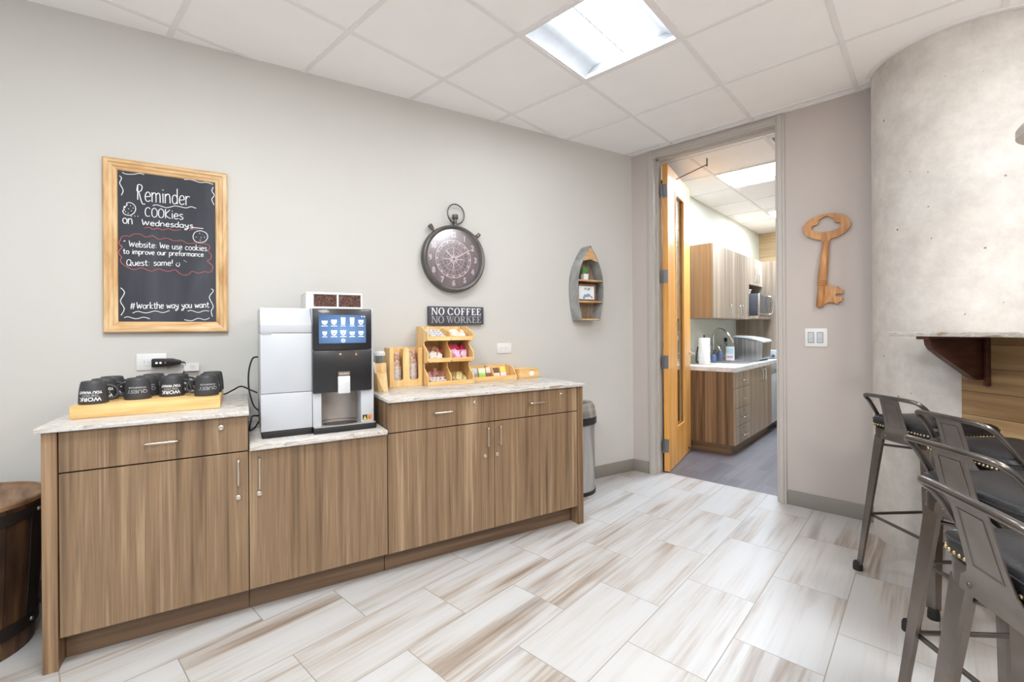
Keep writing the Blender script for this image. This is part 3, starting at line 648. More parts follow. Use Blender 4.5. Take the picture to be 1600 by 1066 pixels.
# ================================================================== outlets, plug
def outlet(label, s, z, w, h, sockets, rz=RZ, loc=None):
    t = thing('wall_outlet', label, 'outlet', loc or W(s, 0, z), rz)
    b = MB(); b.box(0, w, -.006, -.0005, 0, h, .002); b.obj('cover_plate', M_WPLASTIC, t)
    for (cx, cz) in sockets:
        b = MB(); b.prism(pill(cx, cz, .0135, .017, .008), 'xz', -.0078, -.0055); b.mi = 1
        for q in (-1, 1): b.box(cx - .0095, cx - .0035 + .0, -.0082, -.0076, cz + q * .0045 - .0011, cz + q * .0045 + .0011) if h < w else b.box(cx + q * .0055 - .001, cx + q * .0055 + .001, -.0082, -.0076, cz, cz + .008)
        b.lathe([(.0022, -.0082), (.0022, -.0076), (0, -.0076)], 8, (cx + .008, 0, cz) if h < w else (cx, 0, cz - .007), 'y')
        b.obj('socket', [M_WPLASTIC, M_OUTLET], t, .5)
    return t
outlet('white horizontal outlet plate above the mugs with a black plug in it', 3.414, 1.047, .121, .083, [(.039, .0415), (.082, .0415)])
outlet('white horizontal outlet plate on the wall above the condiment tray', 1.364, 1.068, .121, .075, [(.041, .0375), (.08, .0375)])
t = thing('power_plug', 'black leakage-protection plug with two white buttons in the left outlet', 'plug', W(3.350, 0, 1.062), RZ)
b = MB(); b.prism([(0, .004), (.004, 0), (.075, .003), (.118, .012), (.12, .03), (.085, .042), (.006, .044), (0, .04)], 'xz', -.04, -.0085, .004); b.obj('body', M_BLACK, t)
b = MB(); b.lathe([(.0055, -.0425), (.0055, -.039), (0, -.0425)][:2] + [(0, -.0425)], 14, (.021, 0, .022), 'y'); b.lathe([(.0055, -.0425), (.0055, -.039)], 14, (.037, 0, .022), 'y'); b.obj('button', M_PRINTW, t, 0)
b = MB(); b.lathe([(.0045, -.042), (.0045, -.039)], 12, (.056, 0, .022), 'y'); b.obj('indicator', mat('red_indicator', (196, 60, 60), .4), t, 0)
b = MB(); b.tube(smooth_path([(.119, -.024, .022), (.132, -.024, .02), (.138, -.024, .008), (.135, -.022, -.02), (.128, -.02, -.05), (.15, -.03, -.105), (.22, -.05, -.145), (.30, -.06, -.155), (.345, -.075, -.135), (.385, -.09, -.115), (.43, -.12, -.135), (.459, -.13, -.15)], 6), .004, 8); b.obj('cord', M_BLACK, t, 1.2)
b = MB(); b.mi = 0; b.box(.132, .196, -.0275, -.0265, -.026, .016, mat=Matrix.Rotation(-.0, 4, 'Y')); b.mi = 1; b.box(.158, .178, -.0279, -.0275, -.015, .004); b.obj('cord_tag', [M_WPLASTIC, mat('tag_print', (206, 206, 206), .6)], t, 0)

# ================================================================== chalkboard
G_ = {
 'a': (6.4, [[(5, 4.6), (3.2, 6), (1, 4.8), (.6, 2), (1.8, .2), (3.6, .8), (5, 3)], [(5, 6), (5, 1.2), (6, .2)]]),
 'b': (6, [[(.6, 10), (.7, .3)], [(.7, 4), (2.8, 6), (5, 4.5), (4.9, 1.5), (2.6, 0), (.7, 1.2)]]),
 'c': (5.6, [[(4.8, 5), (3, 6), (1, 4.5), (.7, 2), (2.4, .1), (4.8, 1)]]),
 'd': (6.2, [[(5, 10), (5, .2)], [(5, 4.4), (3, 6), (1, 4.6), (.8, 1.6), (2.6, 0), (5, 1.8)]]),
 'e': (5.8, [[(1, 3), (4.8, 3.5), (4.4, 5.4), (2.5, 6), (.9, 4.2), (.9, 1.4), (2.8, 0), (5, 1)]]),
 'f': (4.8, [[(4.6, 9), (3.3, 9.8), (2.3, 8.4), (2.2, 0)], [(.4, 5.4), (4.2, 5.4)]]),
 'h': (6, [[(.6, 10), (.6, 0)], [(.6, 4), (2.6, 6), (4.6, 5), (4.8, 0)]]),
 'i': (2.6, [[(1.2, 6), (1.3, 0)], [(1.2, 8), (1.4, 8.6)]]),
 'k': (5.8, [[(.7, 10), (.7, 0)], [(4.6, 6), (.8, 3), (5, 0)]]),
 'm': (8.6, [[(.6, 6), (.6, 0)], [(.6, 4.4), (2.2, 6), (3.8, 5), (3.9, 0)], [(3.9, 4.4), (5.6, 6), (7.2, 5), (7.4, 0)]]),
 'n': (6, [[(.6, 6), (.6, 0)], [(.6, 4.2), (2.6, 6), (4.4, 5), (4.8, .2)]]),
 'o': (6, [[(3, 6), (1, 5), (.7, 2), (2.6, 0), (4.8, 1.4), (5, 4.4), (3, 6)]]),
 'p': (6, [[(.6, 6), (.6, -4)], [(.6, 4.4), (2.6, 6), (5, 4.4), (4.8, 1.6), (2.6, 0), (.7, 1.4)]]),
 'r': (5, [[(.7, 6), (.7, 0)], [(.7, 4), (2.2, 5.8), (4.2, 5.6)]]),
 's': (5.2, [[(4.4, 5.3), (2.6, 6), (1, 5), (2, 3.5), (4, 2.5), (4.4, 1), (2.5, 0), (.6, .7)]]),
 't': (5, [[(2, 9), (2, 1.4), (3.2, .1), (4.4, .8)], [(.2, 6), (4.4, 6.2)]]),
 'u': (6, [[(.6, 6), (.8, 1.5), (2.5, 0), (4.4, 1.5), (4.8, 6)], [(4.8, 6), (5, 0)]]),
 'v': (5.4, [[(.5, 6), (2.5, 0), (4.8, 6)]]),
 'w': (8, [[(.4, 6), (1.9, 0), (3.7, 5), (5.4, 0), (7.2, 6)]]),
 'y': (6, [[(.6, 6), (1.2, 3), (2.8, 2), (4.6, 3.4)], [(4.9, 6), (4.2, .5), (2.6, -3.2), (.6, -3.6), (.4, -2.2), (2.8, -.6), (5.6, 0)]]),
 'R': (6.4, [[(1, 10), (.9, .6)], [(.2, 6), (1, 9.6), (3, 10.2), (4.6, 9), (3.6, 6.4), (.8, 5.6)], [(2, 5.6), (3.4, 1), (5, -1.8), (7, -1.6)]]),
 'C': (7, [[(6, 8.6), (4.2, 10), (1.6, 8.6), (.8, 4), (2.4, .4), (5.6, 1)]]),
 'O': (7, [[(3.4, 10), (1, 8), (.8, 2.4), (3, 0), (5.8, 2), (6, 7.6), (3.4, 10)]]),
 'K': (7, [[(1, 10), (1, 0)], [(5.6, 9.4), (1.2, 4.4), (4, 1), (6.6, .2)]]),
 'W': (9.4, [[(.4, 10), (2, .4), (4.4, 7), (6, .4), (8.4, 7.4)]]),
 'Q': (8, [[(3.6, 10), (1, 8), (.8, 2.4), (3.2, 0), (6, 2), (6.2, 7.6), (3.6, 10)], [(4, 2.4), (7.2, -.8)]]),
 '"': (4, [[(1, 9.6), (.8, 8)], [(2.4, 9.6), (2.2, 8)]]), ':': (3, [[(1.4, 4.8), (1.5, 5.4)], [(1.4, .8), (1.5, 1.4)]]), '!': (3, [[(1.4, 10), (1.3, 3.4)], [(1.3, .6), (1.4, .1)]]),
 '#': (10, [[(3.2, 9), (1.4, 0)], [(6.4, 9), (4.6, 0)], [(.4, 3), (6.8, 3.4)], [(1, 6), (7.6, 6.4)]]), ' ': (4.2, [])}
t = thing('chalkboard', 'framed chalkboard with a handwritten cookie reminder on the left wall', 'chalkboard', W(3.535, 0, 1.237), RZ)
FW, FH = .512, .853
def rail(pts_fn, name, m):
    b = MB(); b.loft(pts_fn); b.obj(name, m, t, .5)
PR = [(0, -.001), (0, -.022), (.006, -.030), (.020, -.031), (.024, -.026), (.036, -.024), (.041, -.019), (.052, -.016), (.055, -.012), (.055, -.001)]
rail([[(u, v, u) for u, v in PR], [(FW - u, v, u) for u, v in PR]], 'bottom_rail', M_PINEH)
rail([[(u, v, FH - u) for u, v in PR], [(FW - u, v, FH - u) for u, v in PR]], 'top_rail', M_PINEH)
rail([[(u, v, u) for u, v in PR], [(u, v, FH - u) for u, v in PR]], 'side_rail', M_PINE)
rail([[(FW - u, v, u) for u, v in PR], [(FW - u, v, FH - u) for u, v in PR]], 'side_rail', M_PINE)
b = MB(); b.box(.054, FW - .054, -.0115, -.002, .054, FH - .054); bd = b.obj('slate', M_SLATE, t, 0)
BU, BV = .0555, .057                                           # lower left corner of the writing area
def chalk(b, pts, w):
    P3 = [Vector((BU + u, -.0121, BV + v)) for u, v in pts]
    if len(P3) > 2: P3 = smooth_path(P3, 3)
    b.tube(P3, w, 5)
def write(b, s, A, B, h, w, low=1.0):
    tot = sum(G_[c][0] for c in s); kx = math.dist(A, B) / tot; ky = h / 10; x = 0
    dx, dy = (B[0] - A[0]) / tot, (B[1] - A[1]) / tot
    for c in s:
        adv, strokes = G_[c]
        for st in strokes: chalk(b, [(A[0] + (x + px) * dx, A[1] + (x + px) * dy + py * ky * (1 if c.isupper() else low)) for px, py in st], w)
        x += adv
b = MB(); write(b, 'Reminder', (.0727, .6013), (.294, .6053), .080, .0022, 1.0); b.obj('chalk_lettering', M_CHALK, bd, 0)
b = MB(); write(b, 'COOKies', (.103, .526), (.263, .5281), .0466, .0021); b.obj('chalk_lettering', M_CHALK, bd, 0)
b = MB(); write(b, 'on', (.0169, .4822), (.0590, .4799), .046, .0021); b.obj('chalk_lettering', M_CHALK, bd, 0)
b = MB(); write(b, 'Wednesdays', (.0925, .4812), (.3050, .4882), .029, .0020); b.obj('chalk_lettering', M_CHALK, bd, 0)
b = MB(); write(b, '" Website: We use cookies', (.0205, .3681), (.3640, .3735), .031, .00175); b.obj('chalk_lettering', M_CHALK, bd, 0)
b = MB(); write(b, 'to improve our preformance', (.0186, .3326), (.3490, .3419), .0262, .00175); b.obj('chalk_lettering', M_CHALK, bd, 0)
b = MB(); write(b, 'Quest: same!', (.0311, .2743), (.2190, .2866), .0306, .0018); b.obj('chalk_lettering', M_CHALK, bd, 0)
b = MB(); write(b, '#Workthe way you want', (.0444, .0601), (.3720, .0735), .0330, .0018); b.obj('chalk_lettering', M_CHALK, bd, 0)
for pts in ([(.0183, .733), (.0315, .7266), (.0616, .7304), (.0854, .7388), (.1025, .7356)], [(.2662, .7377), (.2959, .7416), (.3335, .733), (.3641, .7379), (.393, .7318)],
            [(.0076, .7141), (.0155, .7025), (.0081, .6778), (.0211, .6456), (.0143, .6189)], [(.393, .7179), (.387, .6961), (.3978, .6744), (.386, .6518), (.3963, .623)],
            [(.1362, .5846), (.1537, .5905), (.1927, .5815), (.2288, .5952), (.2727, .5906), (.2951, .6003), (.3168, .5941)], [(.2963, .4935), (.3207, .4916), (.3473, .4912)],
            [(.0091, .1639), (.0239, .1405), (.0077, .0986), (.0225, .0618), (.0096, .0285)], [(.3804, .1735), (.3905, .1627), (.3716, .1285), (.3893, .082), (.3797, .0549), (.3852, .0259)],
            [(.0216, .0171), (.0377, .0214), (.0668, .0116), (.0964, .0202), (.1213, .012)], [(.2628, .0086), (.2932, .0031), (.3222, .0165), (.3516, .0091), (.372, .0191)],
            [(.054, .0394), (.0736, .0493), (.1065, .0414), (.1434, .0521), (.174, .044), (.2016, .0556)], [(.2773, .0533), (.2935, .0571), (.3224, .047), (.3482, .0567), (.3704, .0557)],
            [(.0223, .5643), (.0356, .5725), (.034, .583), (.0507, .5875), (.0675, .5702), (.0656, .544), (.047, .5244), (.0254, .5282), (.0189, .5445), (.0255, .5475), (.0222, .5578), (.0306, .5611), (.0223, .5643)],
            [(.3339, .4792), (.3586, .4703), (.3669, .448), (.3545, .4238), (.3335, .4163), (.3127, .4199), (.3027, .4417), (.3111, .4677), (.3339, .4792)],
            [(.2291, .2953), (.2343, .2848), (.2414, .2852), (.246, .2973)]):
    b = MB(); chalk(b, pts, .0018); b.obj('chalk_doodle', M_CHALK, bd, 0)
b = MB()
for (u, v) in ((.049, .5721), (.059, .5626), (.0412, .556), (.0522, .5475), (.0298, .5403), (.0397, .5343), (.052, .5207), (.0655, .5232), (.0774, .5238), (.3311, .4652), (.3166, .4431), (.3374, .4428), (.3527, .4466), (.3336, .4287), (.2337, .3008), (.2432, .3023), (.2646, .3151), (.2717, .3104)): b.ball((BU + u, -.0121, BV + v), .0022, 8)
b.obj('chalk_dots', M_CHALK, bd, 0)
for pts in ([(.101, .4677), (.1217, .4731), (.1355, .4649), (.1566, .4716), (.1777, .4659), (.1992, .4753), (.2208, .4686), (.2499, .4749)], [(.2868, .4756), (.3056, .484), (.3244, .4814)],
            [(.0129, .3662), (.0031, .3824), (.0098, .4001), (.0132, .4133), (.0298, .4214), (.0464, .4209), (.06, .433), (.0871, .4345), (.1076, .4226), (.1353, .4319), (.1598, .4166), (.1918, .4255), (.2241, .4147), (.2533, .4197), (.279, .4067), (.3127, .4116), (.343, .4112), (.3698, .4067), (.3755, .391), (.3657, .374)],
            [(.3667, .3716), (.3816, .3549), (.3777, .3322), (.3646, .3201), (.3868, .297), (.3848, .27), (.3679, .2601), (.3531, .2645), (.3237, .2531), (.2983, .2626), (.2802, .244), (.2517, .2424), (.2255, .2656), (.1958, .2551), (.1582, .2657), (.1278, .2523), (.0913, .2669), (.0617, .2567), (.0365, .2663), (.0136, .2847), (.0089, .3029), (.0137, .3136), (.0027, .3334), (.0076, .3524), (.0172, .3635), (.0093, .3752)]):
    b = MB(); chalk(b, pts, .0014); b.obj('red_chalk_line', M_CHALKR, bd, 0)

# ================================================================== stopwatch clock
t = thing('wall_clock', 'round gunmetal stopwatch-shaped wall clock above the small sign', 'clock', W(1.709, 0, 1.727), RZ)
R = .228
b = MB(); b.lathe([(0, -.0015), (R - .012, -.0015), (R, -.008), (R + .002, -.024), (R - .003, -.028), (R - .003, -.036), (R + .001, -.040), (R - .004, -.058), (R - .014, -.064), (R - .026, -.060), (R - .030, -.050), (R - .032, -.020), (0, -.020)], 72, (0, 0, 0), 'y'); b.obj('case', ramp_mat('dark_pewter', [(.3, (84, 81, 78)), (.7, (116, 112, 107))], (6, 6, 6), 5, .42, .55), t, .7)
m, nt, N, L, P = new_mat('clock_face_print')
tc = N.new('ShaderNodeTexCoord'); mp = N.new('ShaderNodeMapping'); mp.inputs['Scale'].default_value = (26, 1, 2.5); L.new(tc.outputs['Object'], mp.inputs[0]); nz = N.new('ShaderNodeTexNoise'); nz.inputs['Scale'].default_value = 1; nz.inputs['Detail'].default_value = 5; L.new(mp.outputs[0], nz.inputs[0])
rr = N.new('ShaderNodeValToRGB'); rr.color_ramp.elements[0].position = .3; rr.color_ramp.elements[0].color = lin((92, 74, 76)); rr.color_ramp.elements[1].position = .7; rr.color_ramp.elements[1].color = lin((138, 120, 126)); L.new(nz.outputs[0], rr.inputs[0]); L.new(rr.outputs[0], P.inputs['Base Color']); P.inputs['Roughness'].default_value = .35
b = MB(); b.lathe([(R - .033, -.0202), (R - .033, -.024), (0, -.024)], 64, (0, 0, 0), 'y'); dl = b.obj('dial', m, t, .5)
M_NUM = mat('dial_white', (226, 218, 222), .5)
b = MB(); y0, y1 = -.0252, -.0241
for i in range(1, 13):
    a = PI / 2 - i * PI / 6; V, Fc = text_data(str(i), .052, 0, sx=.86, space=.85, offset=.0026); cx, cz = .166 * math.cos(a), .166 * math.sin(a)
    b.mesh_data(V, Fc, lambda v, cx=cx, cz=cz: Vector((cx + v.x, y0, cz + v.y)))
def ringz(r0, r1, n=64): b.ring(arc(0, 0, r1, 0, 2 * PI, n)[:-1], arc(0, 0, r0, 0, 2 * PI, n)[:-1], 'xz', y0, y1)
ringz(.125, .131); ringz(.111, .114); ringz(.077, .079, 48); ringz(.052, .0535, 40)
for i in range(32):
    a = 2 * PI * i / 32
    if i % 2 == 0: b.prism([(r * math.cos(a + d), r * math.sin(a + d)) for r, d in ((.1145, -.05), (.1245, -.05), (.1245, .05), (.1145, .05))], 'xz', y0, y1)
for i in range(16):
    a = PI / 2 + 2 * PI * i / 16; r = (.108, .060, .084, .060)[i % 4]; w = (.0065, .003, .0045, .003)[i % 4]
    b.prism([(-w * math.sin(a), w * math.cos(a)), (r * math.cos(a), r * math.sin(a)), (w * math.sin(a), -w * math.cos(a))], 'xz', y0, y1)
for i in range(24):
    a = 2 * PI * i / 24 + .13; b.prism([(r * math.cos(a) - s * .0007 * math.sin(a), r * math.sin(a) + s * .0007 * math.cos(a)) for r, s in ((.054, -1), (.11, -1), (.11, 1), (.054, 1))], 'xz', y0 + .0003, y1)
b.obj('dial_print', M_NUM, dl, 0)
def hand(ang, ln, w, y):
    b = MB(); c, s = math.cos(ang), math.sin(ang); P2 = [(-.03, -w * .6), (0, -w), (ln * .8, -w * .8), (ln, 0), (ln * .8, w * .8), (0, w), (-.03, w * .6)]
    b.prism([(u * c - v * s, u * s + v * c) for u, v in P2], 'xz', y, y + .0015); b.obj('clock_hand_and_glare', mat('hand_glare_white', (246, 244, 246), .4), t, 0)
hand(math.radians(137), .092, .0042, -.031); hand(math.radians(30), .155, .0035, -.034)  # long hand stands in for a bright glare streak on the glass
b = MB(); b.lathe([(.008, -.024), (.008, -.037), (0, -.037)], 16, (0, 0, 0), 'y'); b.obj('hand_pivot', M_GUN, t, .5)
b = MB(); b.lathe([(R - .0265, -.0525), (R - .0265, -.054), (0, -.055)], 48, (0, 0, 0), 'y'); b.obj('glass', glass_mat('clock_glass', (255, 252, 252), .035, .16), t, .5)
b = MB(); b.lathe([(.017, R - .006), (.017, R + .012), (.012, R + .016), (.012, R + .045), (.019, R + .047), (.021, R + .052), (.021, R + .072), (.018, R + .076), (0, R + .076)], 20, (.012, -.03, 0)); b.obj('crown', M_GUN, t, .5)
b = MB(); b.tube([(.018 + .067 * math.cos(a), -.03 + .012 * math.cos(a), R + .081 + .067 * math.sin(a)) for a in [2 * PI * i / 40 for i in range(40)]], .0048, 8, True); b.obj('bow_ring', M_GUN, t, 1.2)
for ang, tw in ((math.radians(129), 1), (math.radians(44), .8)):
    b = MB(); b.lathe([(.008, R - .004), (.008, R + .012), (.0125, R + .014), (.0125 * (1.35 if tw == 1 else 1), R + .014 + .032 * tw), (.012, R + .018 + .032 * tw), (0, R + .018 + .032 * tw)], 16)
    b.xf(Matrix.Translation((0, -.032, 0)) @ Matrix.Rotation(PI / 2 - ang, 4, 'Y')); b.obj('push_button', M_GUN, t, .5)

# ================================================================== NO COFFEE NO WORKEE sign
t = thing('wall_sign', 'dark block sign reading NO COFFEE NO WORKEE under the stopwatch clock', 'sign', W(1.893, 0, 1.279), RZ)
SW, SH = .408, .122
b = MB(); b.box(0, SW, -.032, -.001, 0, SH, .002); bo = b.obj('board', mat('charcoal_sign', (72, 73, 80), .6, var=.12, scale=30), t)
def serif(b, s, x, z, h, width, y):
    st, th, sf = .20, .095, .085
    def R_(x0, x1, z0, z1): b.box(x + x0 * h, x + x1 * h, y - .0012, y, z + z0 * h, z + z1 * h)
    def Q(pts): b.prism([(x + u * h, z + v * h) for u, v in pts], 'xz', y - .0012, y)
    def ser(x0, x1, zz): R_(x0 - .07, x1 + .07, *((0, sf) if zz == 0 else (1 - sf, 1)))
    for c in s:
        if c == 'N': R_(.1, .1 + th, 0, 1); R_(.78, .78 + th, 0, 1); Q([(.08, 1), (.28, 1), (.85, 0), (.72, 0)]); ser(.08, .2, 0); ser(.08, .14, 1); ser(.76, .88, 1); w = .98
        elif c in 'OC':
            n = 28; o = [(.47 + .45 * math.cos(2 * PI * i / n), .5 + .53 * math.sin(2 * PI * i / n)) for i in range(n)]; inn = [(.47 + .27 * math.cos(2 * PI * i / n), .5 + .46 * math.sin(2 * PI * i / n)) for i in range(n)]
            for i in range(n):
                if c == 'C' and (i in (0, 1, n - 1, n - 2, 2, n - 3)): continue
                j = (i + 1) % n; Q([o[i], o[j], inn[j], inn[i]])
            if c == 'C': R_(.80, .87, .66, 1.0); R_(.82, .88, .02, .28)
            w = .98
        elif c in 'FE':
            R_(.1, .1 + st, 0, 1); R_(.04, .68, 1 - th, 1); R_(.62, .68, .72, 1); R_(.2, .52, .5 - th / 2, .5 + th / 2); R_(.47, .52, .38, .62); ser(.1, .1 + st, 0)
            if c == 'E': R_(.04, .72, 0, th); R_(.66, .72, 0, .3)
            w = .78
        elif c == 'W': Q([(.03, 1), (.22, 1), (.42, 0), (.34, 0)]); Q([(.52, .95), (.6, .95), (.40, 0), (.36, 0)]); Q([(.46, 1), (.64, 1), (.84, 0), (.76, 0)]); Q([(1.03, 1), (1.1, 1), (.83, 0), (.78, 0)]); R_(-.02, .3, 1 - sf, 1); R_(.42, .7, 1 - sf, 1); R_(.96, 1.16, 1 - sf, 1); w = 1.16
        elif c == 'R':
            R_(.1, .1 + st, 0, 1); ser(.1, .1 + st, 0); R_(.04, .45, 1 - th, 1); R_(.2, .45, .46, .46 + th); n = 8
            for i in range(n):
                a, c2 = -PI / 2 + PI * i / n, -PI / 2 + PI * (i + 1) / n
                Q([(.43 + .27 * math.cos(a), .73 + .27 * math.sin(a)), (.43 + .27 * math.cos(c2), .73 + .27 * math.sin(c2)), (.43 + .11 * math.cos(c2), .73 + .2 * math.sin(c2)), (.43 + .11 * math.cos(a), .73 + .2 * math.sin(a))])
            Q([(.36, .5), (.54, .5), (.86, 0), (.66, 0)]); R_(.64, .92, 0, sf); w = .92
        elif c == 'K': R_(.1, .1 + st, 0, 1); ser(.1, .1 + st, 0); ser(.1, .1 + st, 1); Q([(.26, .42), (.26, .5), (.68, 1), (.76, 1)]); Q([(.36, .6), (.5, .72), (.88, 0), (.68, 0)]); R_(.56, .86, 1 - sf, 1); R_(.62, .94, 0, sf); w = .94
        else: w = .3
        x += w * h * width
def serif_w(s, h, width): return sum({'N': .98, 'O': .98, 'C': .98, 'F': .78, 'E': .78, 'W': 1.16, 'R': .92, 'K': .94}.get(c, .3) for c in s) * h * width
b = MB(); h = .047; wd = (SW - .036) / serif_w('NO COFFEE', h, 1); serif(b, 'NO COFFEE', .018, .065, h, wd, -.0322); b.obj('lettering', mat('sign_white', (238, 238, 240), .6), bo, 0)
b = MB(); wd = (SW - .036) / serif_w('NO WORKEE', h, 1); serif(b, 'NO WORKEE', .018, .0095, h, wd, -.0322); b.obj('lettering', mat('sign_grey', (160, 160, 166), .6), bo, 0)

# ================================================================== boat shelf
t = thing('boat_shelf', 'small grey boat-shaped wall shelf with three wooden shelves by the corner', 'shelf', W(.570, 0, 1.31), RZ)
def half(z):                                       # half width of the hull at height z (0..0.596)
    k = [(0, .097), (.06, .112), (.13, .125), (.2, .1325), (.27, .134), (.34, .128), (.41, .111), (.47, .084), (.52, .055), (.56, .028), (.585, .008), (.596, .0)]
    for (a, wa), (b_, wb) in zip(k, k[1:]):
        if a <= z <= b_: return wa + (wb - wa) * (z - a) / (b_ - a)
    return 0
M_HULL = ramp_mat('weathered_grey_wood', [(.28, (118, 118, 116)), (.5, (150, 151, 149)), (.72, (176, 176, 174))], (20, 6, 5), 6, .6, distort=.5)
M_TAN = ramp_mat('tan_wood', [(.3, (176, 130, 80)), (.5, (202, 158, 106)), (.7, (220, 180, 130))], (8, 30, 30), 5, .5)
zs = [.596 * i / 24 for i in range(25)]; th = .006
for s in (-1, 1):
    b = MB(); out = [(s * half(z), z) for z in zs]; inn = [(s * max(half(z) - th, 0.0), z - (.002 if z > .58 else 0)) for z in zs]
    b.prism(out + inn[::-1][1:], 'xz', -.115, -.001); b.obj('hull_side', M_HULL, t, .4)
b = MB(); b.prism([(s * (half(z) - th - .0005), z) for s, zz in ((1, zs[:-2]), (-1, zs[:-2][::-1])) for z in zz], 'xz', -.008, -.001)
M_SLATS = plank_mat('shelf_back_slat', [(.2, (120, 104, 90)), (.5, (160, 140, 120)), (.8, (186, 168, 148))], .6, .016, 'x', .6, (70, 60, 52)); b.obj('back_panel', M_SLATS, t, 0)
for z in (.008, .149, .317):
    w = half(z) - th - .001; b = MB(); b.box(-w, w, -.113, -.0085, z - .006, z + .006, .001); b.obj('shelf_board', M_TAN, t)
b = MB(); zb = .470; wb = half(zb) - th - .001; b.prism([(-wb, zb)] + [(0, zb + .018)] + [(wb, zb)] + [(max(half(z) - th - .001, 0.0005), z) for z in (.52, .56, .582)] + [(-max(half(z) - th - .001, 0.0005), z) for z in (.582, .56, .52)], 'xz', -.113, -.105); b.obj('bow_cover', M_TAN, t, 0)
zsf = 1.31 + .317 + .0062
t = thing('potted_plant', 'tiny spiky green plant in a white square pot on the boat shelf', 'plant', W(.592, .062, zsf), RZ)
b = MB(); b.loft([[(x * .019, y * .019, .001) for x, y in ((-1, -1), (1, -1), (1, 1), (-1, 1))], [(x * .0235, y * .0235, .05) for x, y in ((-1, -1), (1, -1), (1, 1), (-1, 1))]]); b.obj('pot', mat('white_pot', (240, 240, 238), .4), t, .3)
b = MB()
for i in range(26):
    a = i * 2.4; tilt = .25 + .75 * (i % 9) / 9; ln = .062 + .022 * random.random(); w = .0052
    d = Vector((math.cos(a) * math.sin(tilt), math.sin(a) * math.sin(tilt), math.cos(tilt))); sd = Vector((-math.sin(a), math.cos(a), 0)); up = d.cross(sd)
    c = Vector((math.cos(a) * .006, math.sin(a) * .006, .048)); ring = lambda p, k: [p + sd * w * k, p + up * w * .4 * k, p - sd * w * k, p - up * w * .4 * k]
    b.loft([ring(c, .8), ring(c + d * ln * .4, 1.1), ring(c + d * ln * .8 + Vector((0, 0, -.004)), .5), ring(c + d * ln + Vector((0, 0, -.006)), .05)])
b.obj('leaves', mat('succulent_green', (112, 164, 84), .5, var=.25, scale=60), t, .6)
t = thing('picture_frame', 'small brown framed picture of grey leaves on the middle boat shelf', 'picture frame', W(.688, .085, 1.31 + .149 + .0063), RZ)
PW, PHt = .19, .134
b = MB(); o1 = [(0, 0), (PW, 0), (PW, PHt), (0, PHt)]; i1 = [(.014, .014), (PW - .014, .014), (PW - .014, PHt - .014), (.014, PHt - .014)]; b.ring(o1, i1, 'xz', -.008, .008); b.obj('frame', mat('brown_frame', (122, 84, 54), .5, var=.15, scale=40), t, 0)
b = MB(); b.box(.014, PW - .014, -.002, .002, .014, PHt - .014); pc = b.obj('picture', mat('picture_paper', (226, 230, 234), .6), t, 0)
b = MB()
for (cx, cz, rx, rz, an, mi) in ((.085, .098, .014, .008, .6, 0), (.118, .096, .018, .010, .3, 0), (.075, .035, .022, .012, 1.0, 1), (.11, .045, .026, .013, .2, 1), (.145, .034, .016, .008, -.5, 0)):
    b.mi = mi; c, s = math.cos(an), math.sin(an); b.prism([(cx + rx * math.cos(a) * c - rz * math.sin(a) * s, cz + rx * math.cos(a) * s + rz * math.sin(a) * c) for a in [2 * PI * i / 14 for i in range(14)]], 'xz', -.0028, -.002)
b.obj('leaf_print', [mat('leaf_grey', (160, 158, 158), .6), mat('leaf_blue', (132, 156, 176), .6)], pc, 0)

# ================================================================== condiments on the long countertop
ZC = .895
t = thing('utensil_holder', 'wooden faceted holder in front at the left end of the long countertop', 'holder', W(2.312, .33, ZC), RZ)
b = MB(); a, h = .068, .104
def sq(x0, x1, y0, y1, z): return [(x0, y0, z), (x1, y0, z), (x1, y1, z), (x0, y1, z)]
bm = b.bm; B0 = [bm.verts.new(p) for p in sq(.012, a - .002, 0, .055, 0)]; T0 = [bm.verts.new(p) for p in sq(0, a - .012, .006, .06, h)]; mid = bm.verts.new((.034, -.022, .0)); pk = bm.verts.new((a - .012, .0, h))
for f in ((B0[0], mid, T0[0]), (mid, pk, T0[0]), (mid, B0[1], pk), (B0[1], B0[2], T0[2]), (B0[1], T0[2], pk), (pk, T0[2], T0[1]), (B0[2], B0[3], T0[3], T0[2]), (B0[3], B0[0], T0[0], T0[3]), (T0[0], pk, T0[1]), (T0[0], T0[1], T0[2], T0[3]), (B0[0], B0[3], B0[2], B0[1], mid)): b._f(list(f))
b.obj('body', M_BAMBOOV, t, 0)
b = MB(); b.prism([(-.004, h + .001), (.003, h + .001), (-.004, h + .062), (-.014, h + .064)], 'xz', .02, .035); b.obj('white_insert', M_WPLASTIC, t, 0)
t = thing('storage_jar', 'clear jar of steel stirrers with a white lid behind the faceted holder', 'jar', W(2.268, .215, ZC), RZ)
b = MB(); b.box(-.034, .034, -.034, .034, 0, .155, .004); b.obj('wooden_sleeve', M_BAMBOOV, t)
b = MB(); b.lathe([(.032, .156), (.032, .197)], 24); b.obj('glass', glass_mat('jar_glass', (240, 245, 245), .1), t, .5)
b = MB()
for i in range(9):
    a = i * .7; b.tube([(.018 * math.cos(a), .018 * math.sin(a), .156), (.021 * math.cos(a), .021 * math.sin(a), .194)], .0045, 6)
b.obj('stirrers', M_STEEL, t, .8)
b = MB(); b.lathe([(.035, .198), (.035, .215), (.032, .219), (.028, .224), (0, .224)], 24); b.obj('lid', M_WPLASTIC, t, .5)

